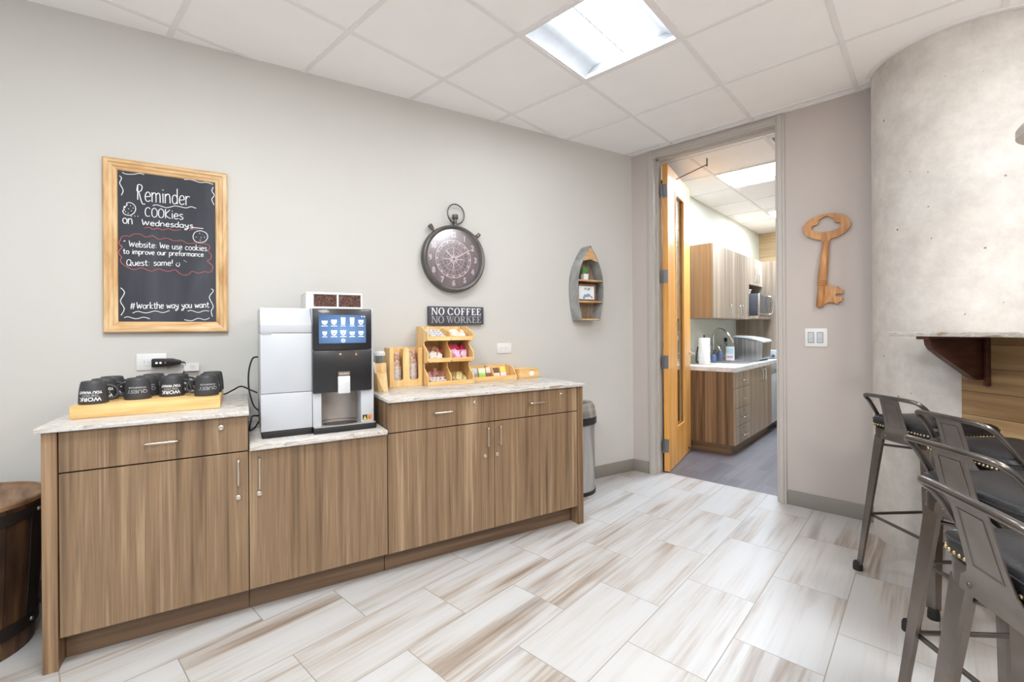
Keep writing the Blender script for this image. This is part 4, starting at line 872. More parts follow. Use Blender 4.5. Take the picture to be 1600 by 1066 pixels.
t = thing('cup_dispenser', 'tall bamboo dispenser box with two slots full of stacked paper cups', 'dispenser', W(2.192, .165, ZC), RZ)
DW, DH, DD = .207, .238, .125
b = MB(); b.box(0, .008, .008, DD, 0, DH); b.box(DW - .008, DW, .008, DD, 0, DH); b.box(.099, .107, .008, DD - .008, .012, DH - .01); b.box(.008, DW - .008, .008, DD, 0, .012); b.box(.008, DW - .008, DD - .008, DD, .012, DH); b.obj('case', M_BAMBOOV, t, 0)
b = MB(); sl = [(.026, .083), (.124, .181)]; r = .012
pts = [(0, 0), (DW, 0), (DW, DH), (sl[1][1], DH), (sl[1][1] - .001, DH - .05)]
pts += [(sl[1][1], .04 + r)] + [(sl[1][1] - r + r * math.cos(a), .04 + r - r * math.sin(a)) for a in (.5, 1.0, PI / 2)] + [(sl[1][0] + r - r * math.sin(a), .04 + r - r * math.cos(a)) for a in (0, .6, PI / 2)] + [(sl[1][0], DH - .05), (sl[1][0] - .004, DH - .012), (sl[1][0] - .012, DH)]
pts += [(sl[0][1] + .012, DH), (sl[0][1] + .004, DH - .012), (sl[0][1], DH - .05), (sl[0][1], .04 + r)] + [(sl[0][1] - r + r * math.cos(a), .04 + r - r * math.sin(a)) for a in (.5, 1.0, PI / 2)] + [(sl[0][0] + r - r * math.sin(a), .04 + r - r * math.cos(a)) for a in (0, .6, PI / 2)] + [(sl[0][0], DH - .05), (sl[0][0] - .003, DH), (0, DH)]
b.prism(pts, 'xz', 0, .008); b.obj('front_panel', M_BAMBOOV, t, 0)
M_CUPB = ramp_mat('brown_cup_print', [(.3, (150, 108, 84)), (.48, (196, 160, 138)), (.6, (224, 200, 184)), (.75, (176, 136, 114))], (60, 60, 60), 4, .5)
def make_cup():
    b = MB(); b.lathe([(.036, .0), (.0385, .0), (.039, .0025), (.037, .0045)], 28); b.mi = 1; b.lathe([(.0365, .0045), (.028, .092), (.0265, .093), (.0255, .09), (0, .09)], 28)
    return b.obj('paper_cup', [mat('cup_rim_white', (232, 228, 226), .5), M_CUPB], None, .5)
cup = make_cup(); first = True
for (x, n, word) in ((.0535, 12, 'left'), (.1535, 14, 'right')):
    for i in range(n):
        o = cup if first else cup.copy()
        if not first: COL.objects.link(o)
        first = False
        s_, d_ = 2.192 - x, .165 - .066
        o.location = W(s_, d_, ZC + .0125 + i * .0092); o.rotation_euler = (0, 0, RZ + i)
        if i == n - 1: tag(o, 'topmost brown printed paper cup of the %s stack in the bamboo cup dispenser' % word, 'cup', 'paper cups in the dispenser')
        else: tag(o, 'upturned white-rimmed paper cup in the %s stack of the bamboo cup dispenser' % word, 'cup', 'paper cups in the dispenser, %s stack' % word)

# six-bin condiment organizer
t = thing('condiment_organizer', 'three-tier bamboo organizer with six bins of sugar packets', 'organizer', W(1.979, .238, ZC), RZ)
OW, OH, OD = .318, .370, .21
side = [(OD, 0), (0, 0), (0, .055), (.07, .105), (.07, .135), (.02, .142), (0, .155), (0, .205), (.07, .25), (.07, .272), (0, .282), (0, .328), (.115, OH), (OD, OH)]
for (x0, x1, nm) in ((0, .009, 'side_panel'), (OW - .009, OW, 'side_panel'), (.1545, .1635, 'divider')):
    b = MB(); b.prism(side if nm == 'side_panel' else [(y + (.004 if y < .01 else 0) if y < OD else y - .009, min(z, OH - .015) if z > .3 else z) for y, z in side], 'yz', x0, x1); b.obj(nm, M_BAMBOOV, t, 0)
b = MB(); b.box(.009, OW - .009, OD - .008, OD, 0, OH); b.obj('back_panel', M_BAMBOOV, t, 0)
for z in (.0, .145, .280):
    b = MB()
    for (x0, x1) in ((.0095, .154), (.164, OW - .0095)): b.box(x0, x1, .002, OD - .0085, z, z + .009); b.box(x0, x1, .002, .008, z + .009, z + .026)
    b.obj('shelf_board', M_BAMBOO, t, 0)
def packet_mesh(name, w, h, th, mats):
    b = MB(); n = 6; L1 = []
    for k in range(n + 1):
        z = h * k / n; q = max(.12, math.sin(PI * k / n)); L1.append([(-w / 2, 0, z), (0, -th * q, z), (w / 2, 0, z), (0, th * q, z)])
    b.loft(L1)
    o = b.obj(name, mats, None, .9); return o
def cupm(name, r, h, mats):
    b = MB(); b.lathe([(r * .72, 0), (r * .95, h * .85), (r * 1.12, h * .88), (r * 1.12, h), (r * .9, h + .001), (0, h + .001)], 14); return b.obj(name, mats, None, .5)
def local(x, y): return 1.979 - x, .238 - y
def fill(bin_x, z, proto, n_x, rows, label, cat, group, lean=.5, dy=.022, y0=.022, jit=.25, stack=0):
    first = True
    for r in range(rows):
        for i in range(n_x):
            o = proto if first else proto.copy()
            if not first: COL.objects.link(o)
            first = False
            mess = 0 if lean == 0 else 1
            x = bin_x + .024 + (i + .5) * (.099 / n_x) + (.006 + .014 * mess) * (random.random() - .5); y = y0 + r * dy + mess * .012 * (random.random() - .5)
            zz = ZC + z + .0098 + stack * r + mess * (.002 + .020 * random.random())
            o.location = W(*local(x, y), zz); o.rotation_euler = (-lean + (.12 + .75 * mess) * (random.random() - .5), (jit + .9 * mess) * (random.random() - .5), RZ + (jit + .9 * mess) * (random.random() - .5))
            tag(o, label, cat, group)
c = lambda n, rgb: mat(n, rgb, .55, var=.12, scale=60)
fill(.009, .280, cupm('creamer_cup', .0135, .02, c('creamer_white', (236, 238, 242))), 4, 4, 'small white creamer cup in the upper left bin of the condiment organizer', 'creamer', 'creamers in the upper left bin', 0, .034, .028, .0, .013)
fill(.1635, .280, packet_mesh('sugar_packet', .034, .045, .004, c('packet_beige', (238, 222, 204))), 3, 5, 'beige sugar packet in the upper right bin of the condiment organizer', 'packet', 'packets in the upper right bin', .75, .026, .035)
fill(.009, .145, packet_mesh('sugar_packet', .036, .052, .005, c('packet_white', (240, 234, 228))), 3, 3, 'white packet at the front of the middle left bin', 'packet', 'white packets in the middle left bin', .8, .024, .03)
fill(.009, .145, packet_mesh('sugar_packet', .034, .07, .005, c('packet_tan', (200, 150, 116))), 3, 4, 'tan packet standing behind the white ones in the middle left bin', 'packet', 'tan packets in the middle left bin', .35, .02, .095)
fill(.1635, .145, packet_mesh('sweetener_packet', .036, .055, .004, ramp_mat('packet_pink', [(.4, (240, 160, 200)), (.6, (250, 206, 226))], (90, 90, 90), 2, .5)), 3, 3, 'pale pink sweetener packet at the front of the middle right bin', 'packet', 'pale pink packets in the middle right bin', .45, .02, .03)
fill(.1635, .145, packet_mesh('sweetener_packet', .034, .082, .004, c('packet_red', (222, 62, 108))), 4, 4, 'deep pink sweetener packet standing in the middle right bin', 'packet', 'deep pink packets in the middle right bin', .25, .021, .085, .5)
fill(.009, 0, cupm('creamer_cup', .0145, .022, c('creamer_cream', (244, 236, 230))), 4, 2, 'cream coloured creamer cup in the lower left bin of the condiment organizer', 'creamer', 'creamers in the lower left bin', 0, .036, .03, 0, .014)
fill(.009, 0, packet_mesh('sugar_packet', .034, .07, .005, c('packet_rose', (222, 166, 156))), 4, 3, 'rose packet standing behind the creamers in the lower left bin', 'packet', 'rose packets in the lower left bin', .3, .024, .095, .4)
fill(.1635, 0, packet_mesh('sugar_packet', .04, .06, .004, c('packet_straw', (226, 206, 150))), 3, 4, 'straw yellow packet lying in the lower right bin of the condiment organizer', 'packet', 'straw packets in the lower right bin', 1.05, .024, .05)

# tea tray
t = thing('tea_tray', 'low bamboo tray of upright tea packets beside the condiment organizer', 'tray', W(1.640, .188, ZC), RZ)
TW = .333
b = MB(); b.box(0, TW, 0, .16, 0, .008); b.box(0, TW, 0, .007, .008, .03); b.obj('base', M_BAMBOO, t, 0)
b = MB(); b.box(0, TW, .153, .16, .008, .098); b.obj('back_panel', M_BAMBOO, t, 0)
for x in (0, TW - .007, .155):
    b = MB(); b.prism([(.0075, .008), (.0075, .03), (.05, .085), (.152, .096), (.152, .008)], 'yz', x, x + .007); b.obj('side_panel' if x != .155 else 'divider', M_BAMBOOV, t, 0)
for (x, w, h, m1, m2, lb) in ((.03, .036, .078, (206, 208, 216), (150, 152, 160), 'grey tea packet at the left end of the bamboo tea tray'), (.085, .052, .076, (226, 236, 200), (160, 206, 84), 'green tea packet on the bamboo tea tray'), (.135, .034, .08, (238, 214, 200), (140, 84, 64), 'brown and cream packet in the middle of the bamboo tea tray'),
                            (.195, .05, .074, (120, 76, 62), (232, 212, 186), 'dark brown topped tea packet on the bamboo tea tray'), (.25, .044, .078, (246, 214, 96), (238, 212, 222), 'yellow and pink tea packet at the right of the bamboo tea tray')):
    b = MB(); b.mi = 1; b.prism([(-w / 2, 0), (w / 2, 0), (w / 2, h * .5), (-w / 2, h * .5)], 'xz', -.006, .006, .002); b.mi = 0; b.prism([(-w / 2, h * .505), (w / 2, h * .505), (w / 2, h), (-w / 2, h)], 'xz', -.006, .006, .002)
    o = b.obj('tea_packet', [c('tea_' + str(m1), m1), c('tea_' + str(m2), m2)], None); o.location = W(1.640 - x, .188 - .04, ZC + .0105); o.rotation_euler = (-.32, 0, RZ); tag(o, lb, 'packet')
# small box
t = thing('storage_box', 'small closed bamboo box with a white motif at the right of the tea tray', 'box', W(1.288, .186, ZC), RZ)
b = MB(); b.prism([(0, .16), (0, .03)] + [(.03 - .03 * math.cos(a), .03 - .03 * math.sin(a)) for a in (.4, .8, 1.2, PI / 2)] + [(.166, 0), (.166, .16)], 'xy', 0, .058, .001); b.obj('body', M_BAMBOO, t, .5)
b = MB(); b.prism([(.001, .159), (.001, .03)] + [(.03 - .029 * math.cos(a), .03 - .029 * math.sin(a)) for a in (.4, .8, 1.2, PI / 2)] + [(.165, .001), (.165, .159)], 'xy', .0595, .066, .001); b.obj('lid', M_BAMBOO, t, .5)
b = MB(); b.prism([(.105 + .019 * math.cos(a), .033 + .016 * math.sin(a) * (1.15 if a < PI else 1)) for a in [2 * PI * i / 18 for i in range(18)]], 'xz', -.0012, -.0002); b.mi = 1; b.box(.101, .109, -.0012, -.0002, .051, .055); b.obj('motif', [M_PRINTW, mat('motif_brown', (150, 100, 80), .6)], t, 0)

# ================================================================== waste bin
t = thing('waste_bin', 'brushed steel open-top waste bin beside the right end of the cabinets', 'bin', W(.775, .155, 0), RZ)
def oval(prof, name, m, n=48, sx=.17, sy=.135):
    b = MB(); b.lathe(prof, n, (0, 0, 0), 'z', sx, sy); return b.obj(name, m, t, .5)
oval([(.93, 0), (1.0, .002), (1.0, .028), (.95, .03), (0, .03)], 'base', M_BLACK)
oval([(.97, .0302), (.96, .05), (.97, .50), (1.0, .512), (1.0, .522), (0, .522)], 'body', M_STEEL)
oval([(1.0, .5225), (1.06, .53), (1.06, .574), (1.0, .578), (0, .578)], 'band', M_BLACK)
oval([(1.05, .5785), (1.04, .60), (.97, .66), (.86, .684), (.80, .684), (.76, .672), (.74, .60), (0, .60)], 'lid', M_STEELH)
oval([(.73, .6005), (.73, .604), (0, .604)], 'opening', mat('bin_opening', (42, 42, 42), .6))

# ================================================================== barrel
t = thing('barrel', 'dark wooden half barrel table with iron hoops at the left edge', 'barrel', W(3.90, .328, 0), 0)
def rb(z): return .2 + (.235 - .2) * (z / .57) + .004 * math.sin(PI * z / .57)
b = MB(); ns = 22
for k in range(ns):
    a0, a1 = 2 * PI * k / ns + .004, 2 * PI * (k + 1) / ns - .004
    loops = []
    for z in (0, .12, .28, .44, .57):
        r = rb(z); loops.append([(r * math.cos(a), r * math.sin(a), z) for a in (a0, (a0 + a1) / 2, a1)] + [((r - .018) * math.cos(a), (r - .018) * math.sin(a), z) for a in (a1, a0)])
    b.loft(loops)
b.obj('staves', M_BARREL, t, .3)
for (z0, z1) in ((.075, .125), (.515, .556)):
    b = MB(); n = 64
    b.ring([( (rb((z0 + z1) / 2) + .006) * math.cos(2 * PI * i / n), (rb((z0 + z1) / 2) + .006) * math.sin(2 * PI * i / n)) for i in range(n)], [((rb((z0 + z1) / 2) + .0045 - .001) * math.cos(2 * PI * i / n), (rb((z0 + z1) / 2) + .0035) * math.sin(2 * PI * i / n)) for i in range(n)], 'xy', z0, z1)
    hp = b.obj('hoop', M_HOOP, t, .5)
    b = MB()
    for k in range(6): a = k * PI / 3 + .035; r = rb((z0 + z1) / 2) + .006; b.ball((r * math.cos(a), r * math.sin(a), (z0 + z1) / 2), .009, 10, (1, 1, 1))
    b.obj('rivet', mat('steel_rivet', (150, 146, 142), .35, .9), hp, 1)
b = MB()
for k in range(6):
    a = k * PI / 3 + .035; loops = []
    for z in (.126, .25, .38, .514): r = rb(z) + .002; loops.append([(r * math.cos(a + d), r * math.sin(a + d), z) for d in (-.14, 0, .14)] + [((r + .005) * math.cos(a + d), (r + .005) * math.sin(a + d), z) for d in (.14, 0, -.14)])
    b.loft(loops)
b.obj('strap', M_HOOP, t, .3)
b = MB(); b.lathe([(.236, .5705), (.243, .575), (.243, .588), (.238, .593), (.225, .594), (.223, .588), (0, .588)], 64); b.obj('lid', M_BARLID, t, .5)

# ================================================================== things on the door wall
t = thing('decorative_key', 'large carved wooden skeleton key hung on the taupe wall', 'wall decor', (-.506, 3.677, 1.38), 0)
b = MB(); n = 40
outer = []; inner = []
for i in range(n):
    a = PI / 2 - 2 * PI * i / n; outer.append((.004 + .131 * math.cos(a), .532 + .086 * math.sin(a)))
    r = 1.0; ca, sa = math.cos(a), math.sin(a)
    bump = 1.0 + .5 * max(0, math.cos(a - PI / 2)) ** 10 - .18 * (abs(math.cos(2 * (a - PI / 2) + 0)) < .5) * (sa > 0)
    inner.append((.004 + .082 * ca * (bump if sa < .9 else 1), .532 + (.036 if sa < 0 else .038 * bump) * sa * (1.25 if sa > .8 else 1)))
b.ring(outer, inner, 'xz', -.024, -.004)
b.prism([(-.036, .462), (-.02, .44), (-.018, .42), (.022, .42), (.024, .44), (.046, .462), (.03, .462), (-.02, .462)], 'xz', -.0245, -.0035)
b.obj('bow', M_KEY, t, .4)
b = MB(); tilt = Matrix.Translation((.003, -.018, .432)) @ Matrix.Rotation(.085, 4, 'Y')
b.lathe([(.018, 0), (.019, -.02), (.023, -.10), (.026, -.20), (.027, -.258), (.024, -.262), (.024, -.266), (.029, -.268), (.029, -.274), (.024, -.276), (.024, -.28), (.029, -.282), (.029, -.288), (.022, -.292), (.022, -.43), (.018, -.436), (0, -.436)], 24); b.xf(tilt)
b.obj('shank', M_KEY, t, .6)
b = MB(); pts = [(-.012, .01), (.02, .032), (.03, .022), (.045, .028), (.05, .018), (.07, .008), (.068, .026), (.088, .03), (.092, .056), (.072, .066), (.058, .058), (.052, .072), (.058, .084), (.092, .078), (.094, .104), (.072, .112), (.066, .132), (.04, .124), (.026, .136), (-.012, .14)]
b.prism(pts, 'xz', -.026, -.010, .001); b.obj('bit', M_KEY, t, .4)
t = thing('light_switch', 'white double rocker light switch below the wooden key', 'switch', (-.630, 3.677, 1.109), 0)
b = MB(); b.box(0, .129, -.006, -.0005, 0, .125, .002); b.obj('cover_plate', M_WPLASTIC, t)
for x in (.036, .088):
    b = MB(); b.ring([(x - .018, .026), (x + .018, .026), (x + .018, .10), (x - .018, .10)], [(x - .0155, .029), (x + .0155, .029), (x + .0155, .097), (x - .0155, .097)], 'xz', -.0066, -.0055); b.obj('rocker_frame', M_OUTLET, t, 0)
    b = MB(); b.prism([(-.0065, .03), (-.0085, .032), (-.012, .06), (-.0085, .094), (-.0065, .096)], 'yz', x - .015, x + .015); b.obj('rocker', M_WHITE, t, 0)

# ================================================================== door leaf
DA = math.atan2(.985, -.170); DL = .885
t = thing('door_1', 'open honey maple door with a tall glass lite swung into the kitchen', 'door', (-1.652, 3.802, .008), DA); t['kind'] = 'structure'
DT, DHt = .044, 2.655                              # local x along the leaf, local y 0..DT is towards the left
b = MB(); g0, g1, z0, z1 = .27, .60, .325, 2.47
b.box(0, g0, 0, DT, 0, DHt, .001, 1); b.box(g1, DL, 0, DT, 0, DHt, .001, 1); b.box(g0, g1, 0, DT, 0, z0); b.box(g0, g1, 0, DT, z1, DHt); b.obj('door_slab', M_DOOR, t, .4)
b = MB(); i_ = .012
b.ring([(g0 - .012, z0 - .012), (g1 + .012, z0 - .012), (g1 + .012, z1 + .012), (g0 - .012, z1 + .012)], [(g0 + i_, z0 + i_), (g1 - i_, z0 + i_), (g1 - i_, z1 - i_), (g0 + i_, z1 - i_)], 'xz', -.006, .012); b.obj('glazing_bead', M_DOOR, t, 0)
b = MB(); b.box(g0 + .001, g1 - .001, .019, .025, z0 + .001, z1 - .001); b.obj('glass', glass_mat('door_glass', (232, 236, 236), .06), t, 0)
for z in (2.425, 1.685, .945, .222):
    b = MB(); b.box(-.003, -.0005, .004, .04, z - .057, z + .057, .0005, 1); b.box(-.05, -.003, .040, .0425, z - .057, z + .057, .0005, 1); b.tube([(-.0045, .041, z - .058), (-.0045, .041, z + .058)], .006, 10)
    for q in (-.04, -.013, .013, .04): b.ball((-.0032, .022 + (.008 if abs(q) < .02 else -.006), z + q), .0035, 8, (.5, 1, 1))
    b.obj('hinge', mat('hinge_steel', (128, 130, 136), .4, .6), t, .6)
b = MB(); b.lathe([(.026, -.001), (.026, -.008), (.012, -.012), (.010, -.05), (0, -.05)], 20, (.825, 0, .985), 'y'); b.tube(smooth_path([(.825, -.048, .985), (.80, -.052, .985), (.76, -.05, .985), (.715, -.046, .985)], 4), .008, 10); b.obj('lever_handle', M_CHROME, t, .8)
b = MB(); b.box(.70, .73, DT * .1, DT * .5, -.006, -.001); b.tube([(.74, -.001, .05), (.74, -.03, .04)], .008, 8); b.obj('door_stop', M_BLACK, t, .8)
b = MB(); b.tube([(.35, -.004, 2.60), (.22, -.32, 2.612), (.06, -.318, 2.62)] if False else [(.30, -.003, 2.60), (.10, -.30, 2.615)], .004, 8); b.tube([(.10, -.30, 2.60), (.10, -.30, 2.668)], .005, 8); b.obj('overhead_stop', mat('dark_rod', (96, 92, 88), .4, .8), t, .8)
b = MB(); b.lathe([(.016, 0), (.016, .02), (.012, .026), (0, .026)], 14, (.0, 0, 0), 'y'); b.xf(Matrix.Translation((.055, DT + .0005, 2.52))); b.obj('bumper', mat('bumper_brown', (120, 90, 70), .6), t, .6)

# ================================================================== kitchen beyond the doorway
KX = -2.008
def kpull(parent, x, y0, y1, z, vertical=False):
    b = MB()
    P_ = [(x, y0, z), (x + .022, y0, z), (x + .03, y0 + (y1 - y0) * .1, z), (x + .03, y1 - (y1 - y0) * .1, z), (x + .022, y1, z), (x, y1, z)] if not vertical else [(x, y0, z), (x + .022, y0, z), (x + .03, y0, z + .012), (x + .03, y0, z + y1 - .012), (x + .022, y0, z + y1), (x, y0, z + y1)]
    b.tube(smooth_path(P_, 3), .0052, 8); return b.obj('handle', M_CHROME, parent, 1.2)
def klock(parent, x, y, z): 
    b = MB(); b.lathe([(.009, 0), (.009, .004), (0, .004)], 12, (x, y, z), 'x'); return b.obj('lock', M_CHROME, parent, .6)
t = thing('kitchen_base_cabinet', 'kitchen base cabinet with four drawers and two doors seen through the doorway', 'cabinet', (0, 0, 0), 0)
b = MB(); b.box(KX, -1.404, 4.70, 4.72, .1, .814); b.obj('end_panel', M_LAMEND, t, 0)
b = MB(); b.box(KX, -1.404, 4.7205, 6.08, .1, .814); b.obj('carcass', M_LAMEND, t, 0)
b = MB(); b.box(KX, -1.434, 4.71, 4.73, .001, .0995); b.box(-1.454, -1.434, 4.73, 6.08, .001, .0995); b.obj('toe_kick', M_TOE, t, 0)
for k, (z0, z1) in enumerate(((.655, .812), (.455, .651), (.28, .451), (.103, .276))):
    b = MB(); b.box(-1.4035, -1.385, 4.703, 5.20, z0, z1, .0008, 1); d = b.obj('drawer', M_LAMK, t, .5); kpull(d, -1.385, 4.90, 5.02, z0 + (z1 - z0) * .45); klock(d, -1.385, 4.965, z1 - .03)
for (y0, y1, hy) in ((5.204, 5.640, 5.59), (5.644, 6.078, 5.70)):
    b = MB(); b.box(-1.4035, -1.385, y0, y1, .103, .812, .0008, 1); d = b.obj('door', M_LAMK, t, .5); kpull(d, -1.385, hy, .12, .66, True)
b = MB(); x0, x1, y0, y1 = KX, -1.372, 4.685, 6.865; sx0, sx1, sy0, sy1 = -1.80, -1.46, 5.28, 5.76
b.box(x0, sx0, y0, y1, .815, .857); b.box(sx1, x1, y0, y1, .815, .857); b.box(sx0, sx1, y0, sy0, .815, .857); b.box(sx0, sx1, sy1, y1, .815, .857)
tag(b.obj('countertop', M_KSTONE, None, 0), 'white speckled kitchen countertop with the sink beyond the doorway', 'countertop')
t = thing('sink', 'stainless steel sink set into the white kitchen countertop', 'sink', (0, 0, 0), 0)
b = MB(); b.ring([(sx0 - .012, sy0 - .012), (sx1 + .012, sy0 - .012), (sx1 + .012, sy1 + .012), (sx0 - .012, sy1 + .012)], [(sx0 + .01, sy0 + .01), (sx1 - .01, sy0 + .01), (sx1 - .01, sy1 - .01), (sx0 + .01, sy1 - .01)], 'xy', .8572, .8605); b.obj('rim', M_STEEL, t, 0)
t = thing('dishwasher', 'white dishwasher at the far end of the kitchen base cabinets', 'appliance', (0, 0, 0), 0)
b = MB(); b.box(KX + .01, -1.41, 6.085, 6.69, .09, .812); b.obj('body', M_WHITE, t, 0)
b = MB(); b.box(-1.4095, -1.39, 6.088, 6.687, .11, .70, .003); b.obj('door', M_WHITE, t)
b = MB(); b.box(-1.4095, -1.385, 6.088, 6.687, .705, .81, .003); b.obj('control_panel', mat('appliance_grey', (190, 190, 192), .4), t)
b = MB(); b.tube([(-1.36, 6.12, .74), (-1.36, 6.65, .74)], .008, 8); b.obj('handle', M_STEEL, t, .8)
b = MB(); b.box(KX + .01, -1.45, 6.09, 6.68, .001, .0895); b.obj('kick_plate', M_BLACK, t, 0)
# upper cabinets
t = thing('kitchen_wall_cabinet', 'wood laminate upper cabinets with a microwave nook on the kitchen wall', 'cabinet', (0, 0, 0), 0)
UX = -1.688
b = MB(); b.box(KX, UX, 4.96, 4.98, 1.355, 2.143); b.obj('end_panel', ramp_mat('warm_laminate', [(.28, (132, 96, 62)), (.5, (160, 122, 84)), (.74, (184, 146, 106))], (22, 22, .5), 6, .42, distort=.3), t, 0)
b = MB(); b.box(KX, UX, 4.9805, 6.25, 1.355, 2.143); b.box(KX, UX, 6.25, 6.872, 1.815, 2.143); b.obj('carcass', M_LAMK, t, 0)
for (y0, y1, z0, z1) in ((4.963, 5.645, 1.357, 2.141), (5.649, 6.25, 1.357, 2.141), (6.254, 6.87, 1.80, 2.141)):
    b = MB(); b.box(UX + .0005, UX + .019, y0, y1, z0, z1, .0008, 1); d = b.obj('door', M_LAMK, t, .5)
    hy = {4.963: (5.47,), 5.649: (5.80, 5.90), 6.254: (6.50, 6.60)}[y0]
    for h_ in hy: kpull(d, UX + .019, h_, .11, z0 + .04, True)
    klock(d, UX + .019, sum(hy) / len(hy), z0 + .2)
b = MB(); b.box(KX, -1.565, 6.252, 6.872, 1.362, 1.398); b.obj('microwave_shelf', M_LAMK, t, 0)
t = thing('microwave', 'stainless microwave with a curved handle in the kitchen cabinet nook', 'microwave', (0, 0, 0), 0)
b = MB(); b.box(-1.99, -1.588, 6.30, 6.85, 1.3995, 1.68, .003); b.obj('body', mat('microwave_dark', (62, 64, 72), .4), t)
b = MB(); b.box(-1.5875, -1.56, 6.302, 6.848, 1.402, 1.678, .004); d = b.obj('door', M_STEELH, t)
b = MB(); b.box(-1.56, -1.558, 6.33, 6.67, 1.435, 1.65); b.obj('window', mat('microwave_window', (70, 70, 74), .15), d, 0)
b = MB(); b.tube(smooth_path([(-1.56, 6.73, 1.42), (-1.525, 6.74, 1.44), (-1.508, 6.745, 1.54), (-1.525, 6.74, 1.64), (-1.56, 6.73, 1.66)], 5), .010, 8); b.obj('handle', M_CHROME, d, 1.2)
b = MB(); b.lathe([(.03, 0), (.04, .03), (.038, .034), (.052, .055), (.048, .058), (0, .05)], 16); o = b.obj('cream_bowl', mat('cream_ceramic', (232, 224, 206), .4), None, .5, (-1.72, 6.37, 1.6815)); tag(o, 'small cream bowl on top of the kitchen microwave', 'bowl')
b = MB(); b.box(KX, -1.2, 6.875, 6.90, .858, 2.143); b.box(-1.37, -1.2, 6.875, 6.90, 0, .857); b.box(-1.37, -1.2, 6.90, 7.6, 0, 2.143); b.box(KX, -1.37, 6.90, 7.6, .86, 2.143)
o = b.obj('tall_cabinet', M_LAMK, None, 0); tag(o, 'tall wood laminate cabinet side closing the kitchen run at the far end', 'cabinet')
# things on the kitchen counter
t = thing('paper_towel_holder', 'upright roll of white paper towel with a black holder arm on the kitchen counter', 'paper towels', (-1.775, 4.985, .8575), 0)
b = MB(); b.lathe([(.075, 0), (.075, .008), (0, .008)], 24); b.obj('base', mat('holder_wood', (196, 180, 160), .5), t, .5)
b = MB(); b.lathe([(.018, .0085), (.056, .0085), (.057, .012), (.057, .28), (.055, .284), (.018, .284)], 32); b.obj('roll', mat('paper_towel', (246, 245, 242), .9, bump=.2, scale=60), t, .5)
b = MB(); b.tube([(0, 0, .0085), (0, 0, .30)], .006, 8); b.ball((0, 0, .306), .012, 10); b.obj('post', M_BLACK, t, .8)
b = MB(); b.tube(smooth_path([(-.07, .0, .009), (-.085, 0, .04), (-.078, 0, .12), (-.066, 0, .19)], 4), .007, 8); b.obj('tension_arm', M_BLACK, t, 1)
t = thing('kitchen_faucet', 'tall gooseneck chrome faucet at the kitchen sink', 'faucet', (-1.91, 5.66, .8575), 0)
b = MB(); b.lathe([(.026, 0), (.026, .01), (.018, .02), (.016, .06), (0, .06)], 16); b.obj('base', M_CHROME, t, .6)
b = MB(); b.tube(smooth_path([(0, 0, .058), (0, 0, .25), (.01, -.01, .32), (.06, -.04, .375), (.13, -.08, .372), (.20, -.11, .32), (.235, -.125, .27)], 5), .0125, 10); b.obj('spout', M_CHROME, t, 1.2)
b = MB(); b.tube([(.233, -.124, .275), (.262, -.136, .215)], .019, 12); b.obj('spray_head', M_CHROME, t, .8)
b = MB(); b.tube([(.0, -.016, .045), (.03, -.07, .055)], .006, 8); b.obj('lever', M_CHROME, t, .8)
t = thing('filter_faucet', 'short thin chrome filter faucet in front of the gooseneck faucet', 'faucet', (-1.88, 5.46, .8575), 0)
b = MB(); b.lathe([(.018, 0), (.018, .008), (.01, .015), (.009, .04), (0, .04)], 14); b.obj('base', M_CHROME, t, .6)
b = MB(); b.tube(smooth_path([(0, 0, .038), (0, 0, .13), (.02, -.012, .185), (.07, -.04, .20), (.12, -.06, .165), (.135, -.065, .135)], 5), .008, 8); b.obj('spout', M_CHROME, t, 1.2)
M_BLUE = glass_mat('blue_bottle', (120, 140, 190), .1)
for (x, y, h, lb) in ((-1.80, 5.345, .11, 'blue dish soap bottle nearest the paper towel roll'), (-1.815, 5.60, .15, 'larger blue soap bottle behind the short faucet'), (-1.86, 5.52, .09, 'small blue bottle between the two faucets')):
    t = thing('soap_bottle', lb, 'bottle', (x, y, .8612), 0)
    b = MB(); b.lathe([(.026, 0), (.03, .004), (.03, h * .6), (.022, h * .75), (.01, h * .82), (.01, h * .9), (0, h * .9)], 18); b.obj('body', mat('blue_soap', (96, 112, 150), .2, coat=.5), t, .6)
    b = MB(); b.lathe([(.012, h * .905), (.012, h), (0, h)], 12); b.tube([(0, 0, h), (0, 0, h + .03), (.03, -.01, h + .028)], .004, 6); b.obj('pump', mat('dark_pump', (60, 62, 80), .4), t, .6)
t = thing('counter_sign', 'small white card standing on the kitchen counter before the steel bin', 'sign', (-1.815, 5.812, .8577), .1)
b = MB(); b.box(0, .096, 0, .006, .0, .165, .001, 1); cd = b.obj('card', mat('card_white', (236, 238, 238), .5), t)
b = MB(); b.box(.012, .084, -.0008, -.0002, .08, .145); b.mi = 1; b.box(.014, .08, -.0008, -.0002, .03, .055); b.obj('card_print', [mat('card_teal', (186, 216, 222), .5), mat('card_pink', (226, 170, 186), .5)], cd, 0)
t = thing('countertop_bin', 'brushed steel countertop bread bin with a sloping pale lid in the kitchen', 'bin', (-1.735, 5.875, .8577), 0)
pts = [(0, .0), (.27, .0), (.30, .03), (.31, .21), (.29, .228), (.20, .25), (.10, .268), (.0, .275)]
b = MB(); b.prism(pts, 'xz', 0, .38, .004); b.obj('body', ramp_mat('dull_steel', [(.3, (112, 110, 108)), (.7, (160, 158, 156))], (90, 90, 2), 4, .35, .8), t, .4)
b = MB(); pts = [(-.01, .278), (.10, .272), (.20, .254), (.295, .231), (.322, .212), (.322, .226), (.30, .25), (.20, .274), (.10, .29), (-.01, .296)]; b.prism(pts, 'xz', -.01, .39, .003); b.obj('lid', mat('pale_lid', (214, 216, 220), .3, .4), t, .4)
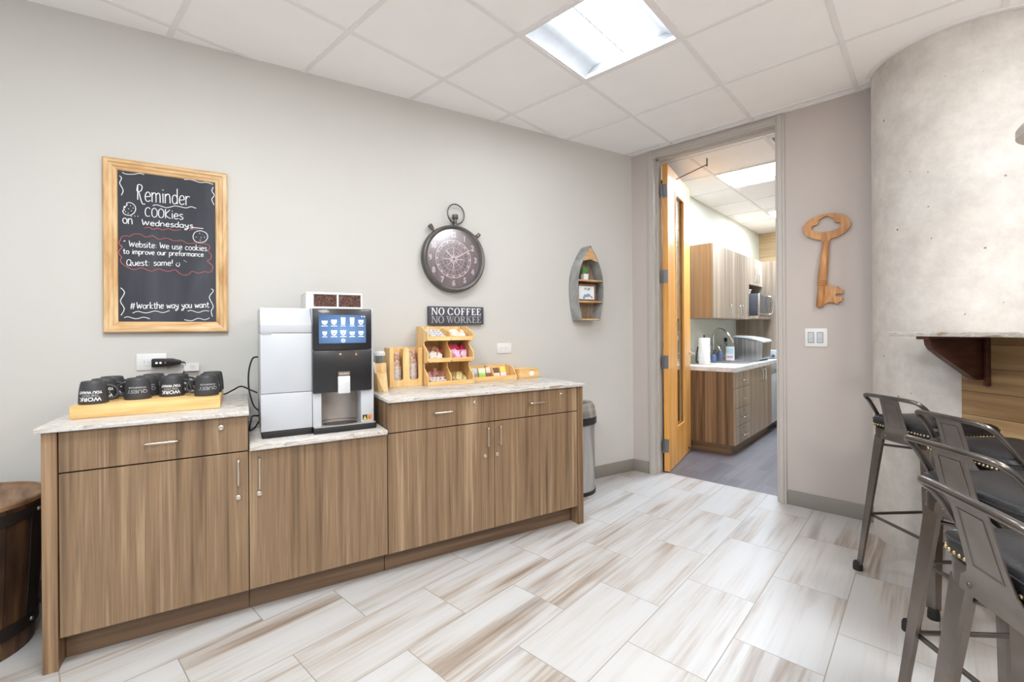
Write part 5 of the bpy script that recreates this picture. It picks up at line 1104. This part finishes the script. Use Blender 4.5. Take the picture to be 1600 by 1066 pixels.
t = thing('small_appliance', 'low white box with dark knobs at the right end of the kitchen counter', 'appliance', (-1.74, 6.42, .8577), 0)
b = MB(); b.box(0, .34, 0, .22, 0, .105, .006); b.obj('body', M_WHITE, t)
b = MB(); b.lathe([(.012, -.008), (.012, 0)], 12, (.24, 0, .05), 'y'); b.lathe([(.02, -.006), (.02, 0)], 12, (.30, 0, .035), 'y'); b.obj('knob', mat('knob_grey', (96, 98, 104), .4), t, .5)
def koutlet(label, y, z):
    t = thing('wall_outlet', label, 'outlet', (-2.009, y, z), 0)
    b = MB(); b.box(0, .006, 0, .075, 0, .118, .002); b.obj('cover_plate', M_WPLASTIC, t)
    for q in (.036, .082):
        b = MB(); b.box(.006, .0075, .022, .053, q - .014, q + .014); b.mi = 1; b.box(.0075, .008, .03, .033, q - .003, q + .007); b.box(.0075, .008, .042, .045, q - .003, q + .007); b.obj('socket', [M_WPLASTIC, M_OUTLET], t, 0)
koutlet('white kitchen wall outlet left of the paper towel roll', 5.37, .985)
koutlet('white kitchen wall outlet with a black plug behind the faucet', 6.30, 1.01)
t = thing('power_plug', 'black plug and cord in the kitchen wall outlet behind the faucet', 'plug', (-2.0, 6.36, 1.09), 0)
b = MB(); b.box(.0, .03, -.02, .02, -.02, .03, .004); b.obj('body', M_BLACK, t)
b = MB(); b.tube(smooth_path([(.015, .01, -.02), (.018, .02, -.07), (.012, .0, -.14), (.015, .02, -.225)], 4), .005, 8); b.obj('cord', M_BLACK, t, 1.2)

# ================================================================== bar: stone top, bracket, stools, lamp
b = MB(); BT0, BT1 = 1.192, 1.2135
b.prism([(-.056, -.335), (-.056, -.085), (.006, -.025), (.17, .10), (1.7, .13), (1.7, -.335)], 'xy', 0, BT1 - BT0, .002)
o = b.obj('bar_counter', M_STONE, None, .5); o.location = BW(0, 0, BT0); o.rotation_euler = (0, 0, BRZ); tag(o, 'raised white veined stone bar top meeting the concrete column', 'bar top')
t = thing('bar_bracket', 'dark cherry wood bracket under the stone bar top beside the column', 'bracket', BW(.099, 0, .955), BRZ)
b = MB(); pts = [(-.004, .03), (-.045, .026), (-.07, .038), (-.225, .142), (-.268, .172), (-.285, .195), (-.29, .222), (-.004, .222)]
b.prism(pts, 'yz', -.017, .017, .002); b.obj('corbel', M_CHERRY, t, .4)
b = MB(); b.box(-.06, .035, -.0195, -.001, 0, .236, .002); b.obj('back_plate', M_CHERRY, t) if False else b.bm.free()
b = MB(); b.box(.019, .036, -.022, -.001, 0, .222, .002); b.obj('back_cleat', M_CHERRY, t)
b = MB(); b.box(-.026, .036, -.318, -.001, .2225, .2365, .002); b.obj('top_plate', M_CHERRY, t)

def make_stool(label):
    t = thing('bar_stool', label, 'bar stool', (0, 0, 0), 0, 'metal bar stools by the bar')
    SEAT = .712; hs = .158
    b = MB(); p = pill(0, 0, hs, hs, .035, 5); q = pill(0, 0, hs - .006, hs - .006, .03, 5)
    b.loft([[(x, y, SEAT - .02) for x, y in p], [(x, y, SEAT + .028) for x, y in p], [(x, y, SEAT + .034) for x, y in q]]); b.obj('seat_pan', M_GUN, t, .4)
    b = MB(); loops = []
    for (k, z) in ((.985, .0345), (1.03, .038), (1.045, .05), (1.045, .068), (1.02, .082), (.94, .091), (.6, .097), (.1, .099)):
        loops.append([(x * k, y * k, SEAT + z) for x, y in p])
    b.loft(loops); cu = b.obj('cushion', M_LEATHER, t, .7)
    b = MB(); ring = [(x * 1.045, y * 1.045, SEAT + .071) for x, y in p]; b.tube(ring, .0028, 6, True); b.obj('piping', M_LEATHER, cu, 1.2)
    b = MB(); per = pill(0, 0, hs * 1.045, hs * 1.045, .037, 5); tot = sum(math.dist(per[i], per[(i + 1) % len(per)]) for i in range(len(per))); n = 84; i = 0; acc = 0
    for k in range(n):
        target = tot * k / n
        while acc + math.dist(per[i], per[(i + 1) % len(per)]) < target: acc += math.dist(per[i], per[(i + 1) % len(per)]); i += 1
        u = (target - acc) / max(1e-9, math.dist(per[i], per[(i + 1) % len(per)])); a, c_ = per[i], per[(i + 1) % len(per)]
        b.ball((a[0] + (c_[0] - a[0]) * u, a[1] + (c_[1] - a[1]) * u, SEAT + .046), .0048, 6)
    b.obj('nailhead_trim', M_BRASS, cu, 1)
    for sx in (-1, 1):
        for sy in (-1, 1):
            b = MB(); loops = []
            for k in range(7):
                u = k / 6; cx = sx * (.136 + (.196 - .136) * u); cy = sy * (.136 + (.196 - .136) * u); z = SEAT - .01 - (SEAT - .045) * u; w = .031 - .014 * u ** .8; dI = .010
                L_ = [(w, w), (w, -w), (w - dI, -w), (w - dI, w - dI), (-w, w - dI), (-w, w)]
                L_ = [(w * .55, w), (w, w * .55), (w, -w), (w - dI, -w), (w - dI, w - dI), (-w, w - dI), (-w, w)]
                loops.append([(cx + sx * (x - w * .35), cy + sy * (y - w * .35), z) for x, y in L_])
            b.loft(loops); lg = b.obj('leg', M_GUNL, t, .35)
            b = MB(); b.lathe([(.0205, 0), (.0215, .004), (.0205, .034), (.017, .042), (0, .042)], 14, (sx * .2, sy * .2, 0)); b.obj('rubber_foot', M_RUBBER, lg, .6)
    def at(z):
        u = (SEAT - .01 - z) / (SEAT - .045); return .132 + (.196 - .132) * u
    for z, nm, r in ((.298, 'foot_rail', .0075),):
        c_ = at(z) - .004
        for (p0, p1) in (((-c_, -c_), (c_, -c_)), ((c_, -c_), (c_, c_)), ((c_, c_), (-c_, c_)), ((-c_, c_), (-c_, -c_))):
            b = MB(); b.tube([(p0[0], p0[1], z), (p1[0], p1[1], z)], r, 8); b.obj(nm, M_GUN, t, .8)
    b = MB(); c_ = at(.655) - .012
    for s in (-1, 1): b.tube([(-c_, -s * c_, .655), (c_, s * c_, .655)], .006, 8)
    b.obj('cross_brace', M_GUN, t, .8)
    yb = -hs - .004
    ZR = SEAT + .194; yr = -.215
    half_ = [(-.170, -.085, SEAT + .02), (-.169, -.094, SEAT + .045), (-.152, -.168, SEAT + .150), (-.146, -.196, SEAT + .179), (-.134, -.209, ZR - .004), (-.112, -.2145, ZR), (-.06, yr, ZR + .001)]
    b = MB(); rail_ = half_ + [(0, yr, ZR + .001)] + [(-x, y, z) for x, y, z in half_[::-1]]
    b.tube(smooth_path(rail_, 3), .0092, 10); b.obj('back_rail', M_GUN, t, 1.2)
    b = MB(); loops = []
    prof = [(ZR, -.053, .050), (SEAT + .15, -.041, .051), (SEAT + .09, -.026, .054), (SEAT + .045, -.014, .060), (SEAT + .028, -.008, .070), (SEAT + .012, -.005, .092), (SEAT - .018, -.004, .098)]
    for z, y, w in prof: loops.append([(-w, yb + y, z), (w, yb + y, z), (w, yb + y + .003, z), (-w, yb + y + .003, z)])
    b.loft(loops); sp = b.obj('back_splat', M_GUNL, t, .3)
    b = MB(); fr = [(-.032, SEAT + .168), (.032, SEAT + .168), (.037, SEAT + .055), (-.037, SEAT + .055)]
    def ysp(z):
        for (za, ya, _), (zb_, yb_, _) in zip(prof, prof[1:]):
            if zb_ <= z <= za: return yb + ya + (yb_ - ya) * (za - z) / (za - zb_)
        return yb
    b.tube([(x, ysp(z) + .0002, z) for x, z in fr], .0021, 6, True); b.obj('pressed_border', M_GUNL, sp, .8)
    b = MB(); [b.ball((s * .07, yb - .004, SEAT + .0), .007, 10, (1, .6, 1)) for s in (-1, 1)]; b.obj('bolt', M_GUN, sp, 1)
    return t
st = make_stool('metal bar stool with black leather seat farthest back, against the concrete column')
def place(o, lx, ly, deg):
    """put the rear left foot at (lx, ly); the stool's back runs at angle deg"""
    a = math.radians(deg); ux, uy = math.cos(a), math.sin(a); fx, fy = -uy, ux
    return (lx + .2 * ux + .2 * fx, ly + .2 * uy + .2 * fy, 0), a
loc, a = place(st, -.2745, 2.905, -45); st.location = loc; st.rotation_euler = (0, 0, a)
for lx, ly, deg, lb in ((-.069, 2.45, -51, 'second metal bar stool from the column, partly behind the nearer two'), (-.083, 1.864, -51, 'third metal bar stool from the column, second nearest the camera'), (-.036, 1.397, -61, 'nearest metal bar stool, cut off by the right edge of the photo')):
    loc, a = place(st, lx, ly, deg); dup(st, loc, a, lb)

# pendant lamp over the bar
t = thing('pendant_lamp', 'grey metal pendant lampshade at the right edge in front of the column', 'lamp', (.43, 2.40, 0), 0)
b = MB(); b.lathe([(0, 2.05), (.11, 2.015), (.192, 1.925), (.197, 1.90), (.20, 1.90), (.20, 1.924), (.13, 2.02), (.05, 2.06), (.03, 2.09), (0, 2.09)], 40, cap=False); b.obj('shade', mat('grey_shade', (186, 180, 174), .5), t, .5)
b = MB(); b.tube([(0, 0, 2.089), (0, 0, CZ - .02)], .004, 8); b.obj('cord', M_BLACK, t, 1)
b = MB(); b.lathe([(.06, CZ - .025), (.06, CZ - .001)], 20); b.obj('ceiling_rose', M_GUN, t, .5)
b = MB(); b.ball((0, 0, 1.96), .035, 16); b.obj('bulb', emit_mat('warm_bulb', (255, 214, 160), 4.5), t, 1)
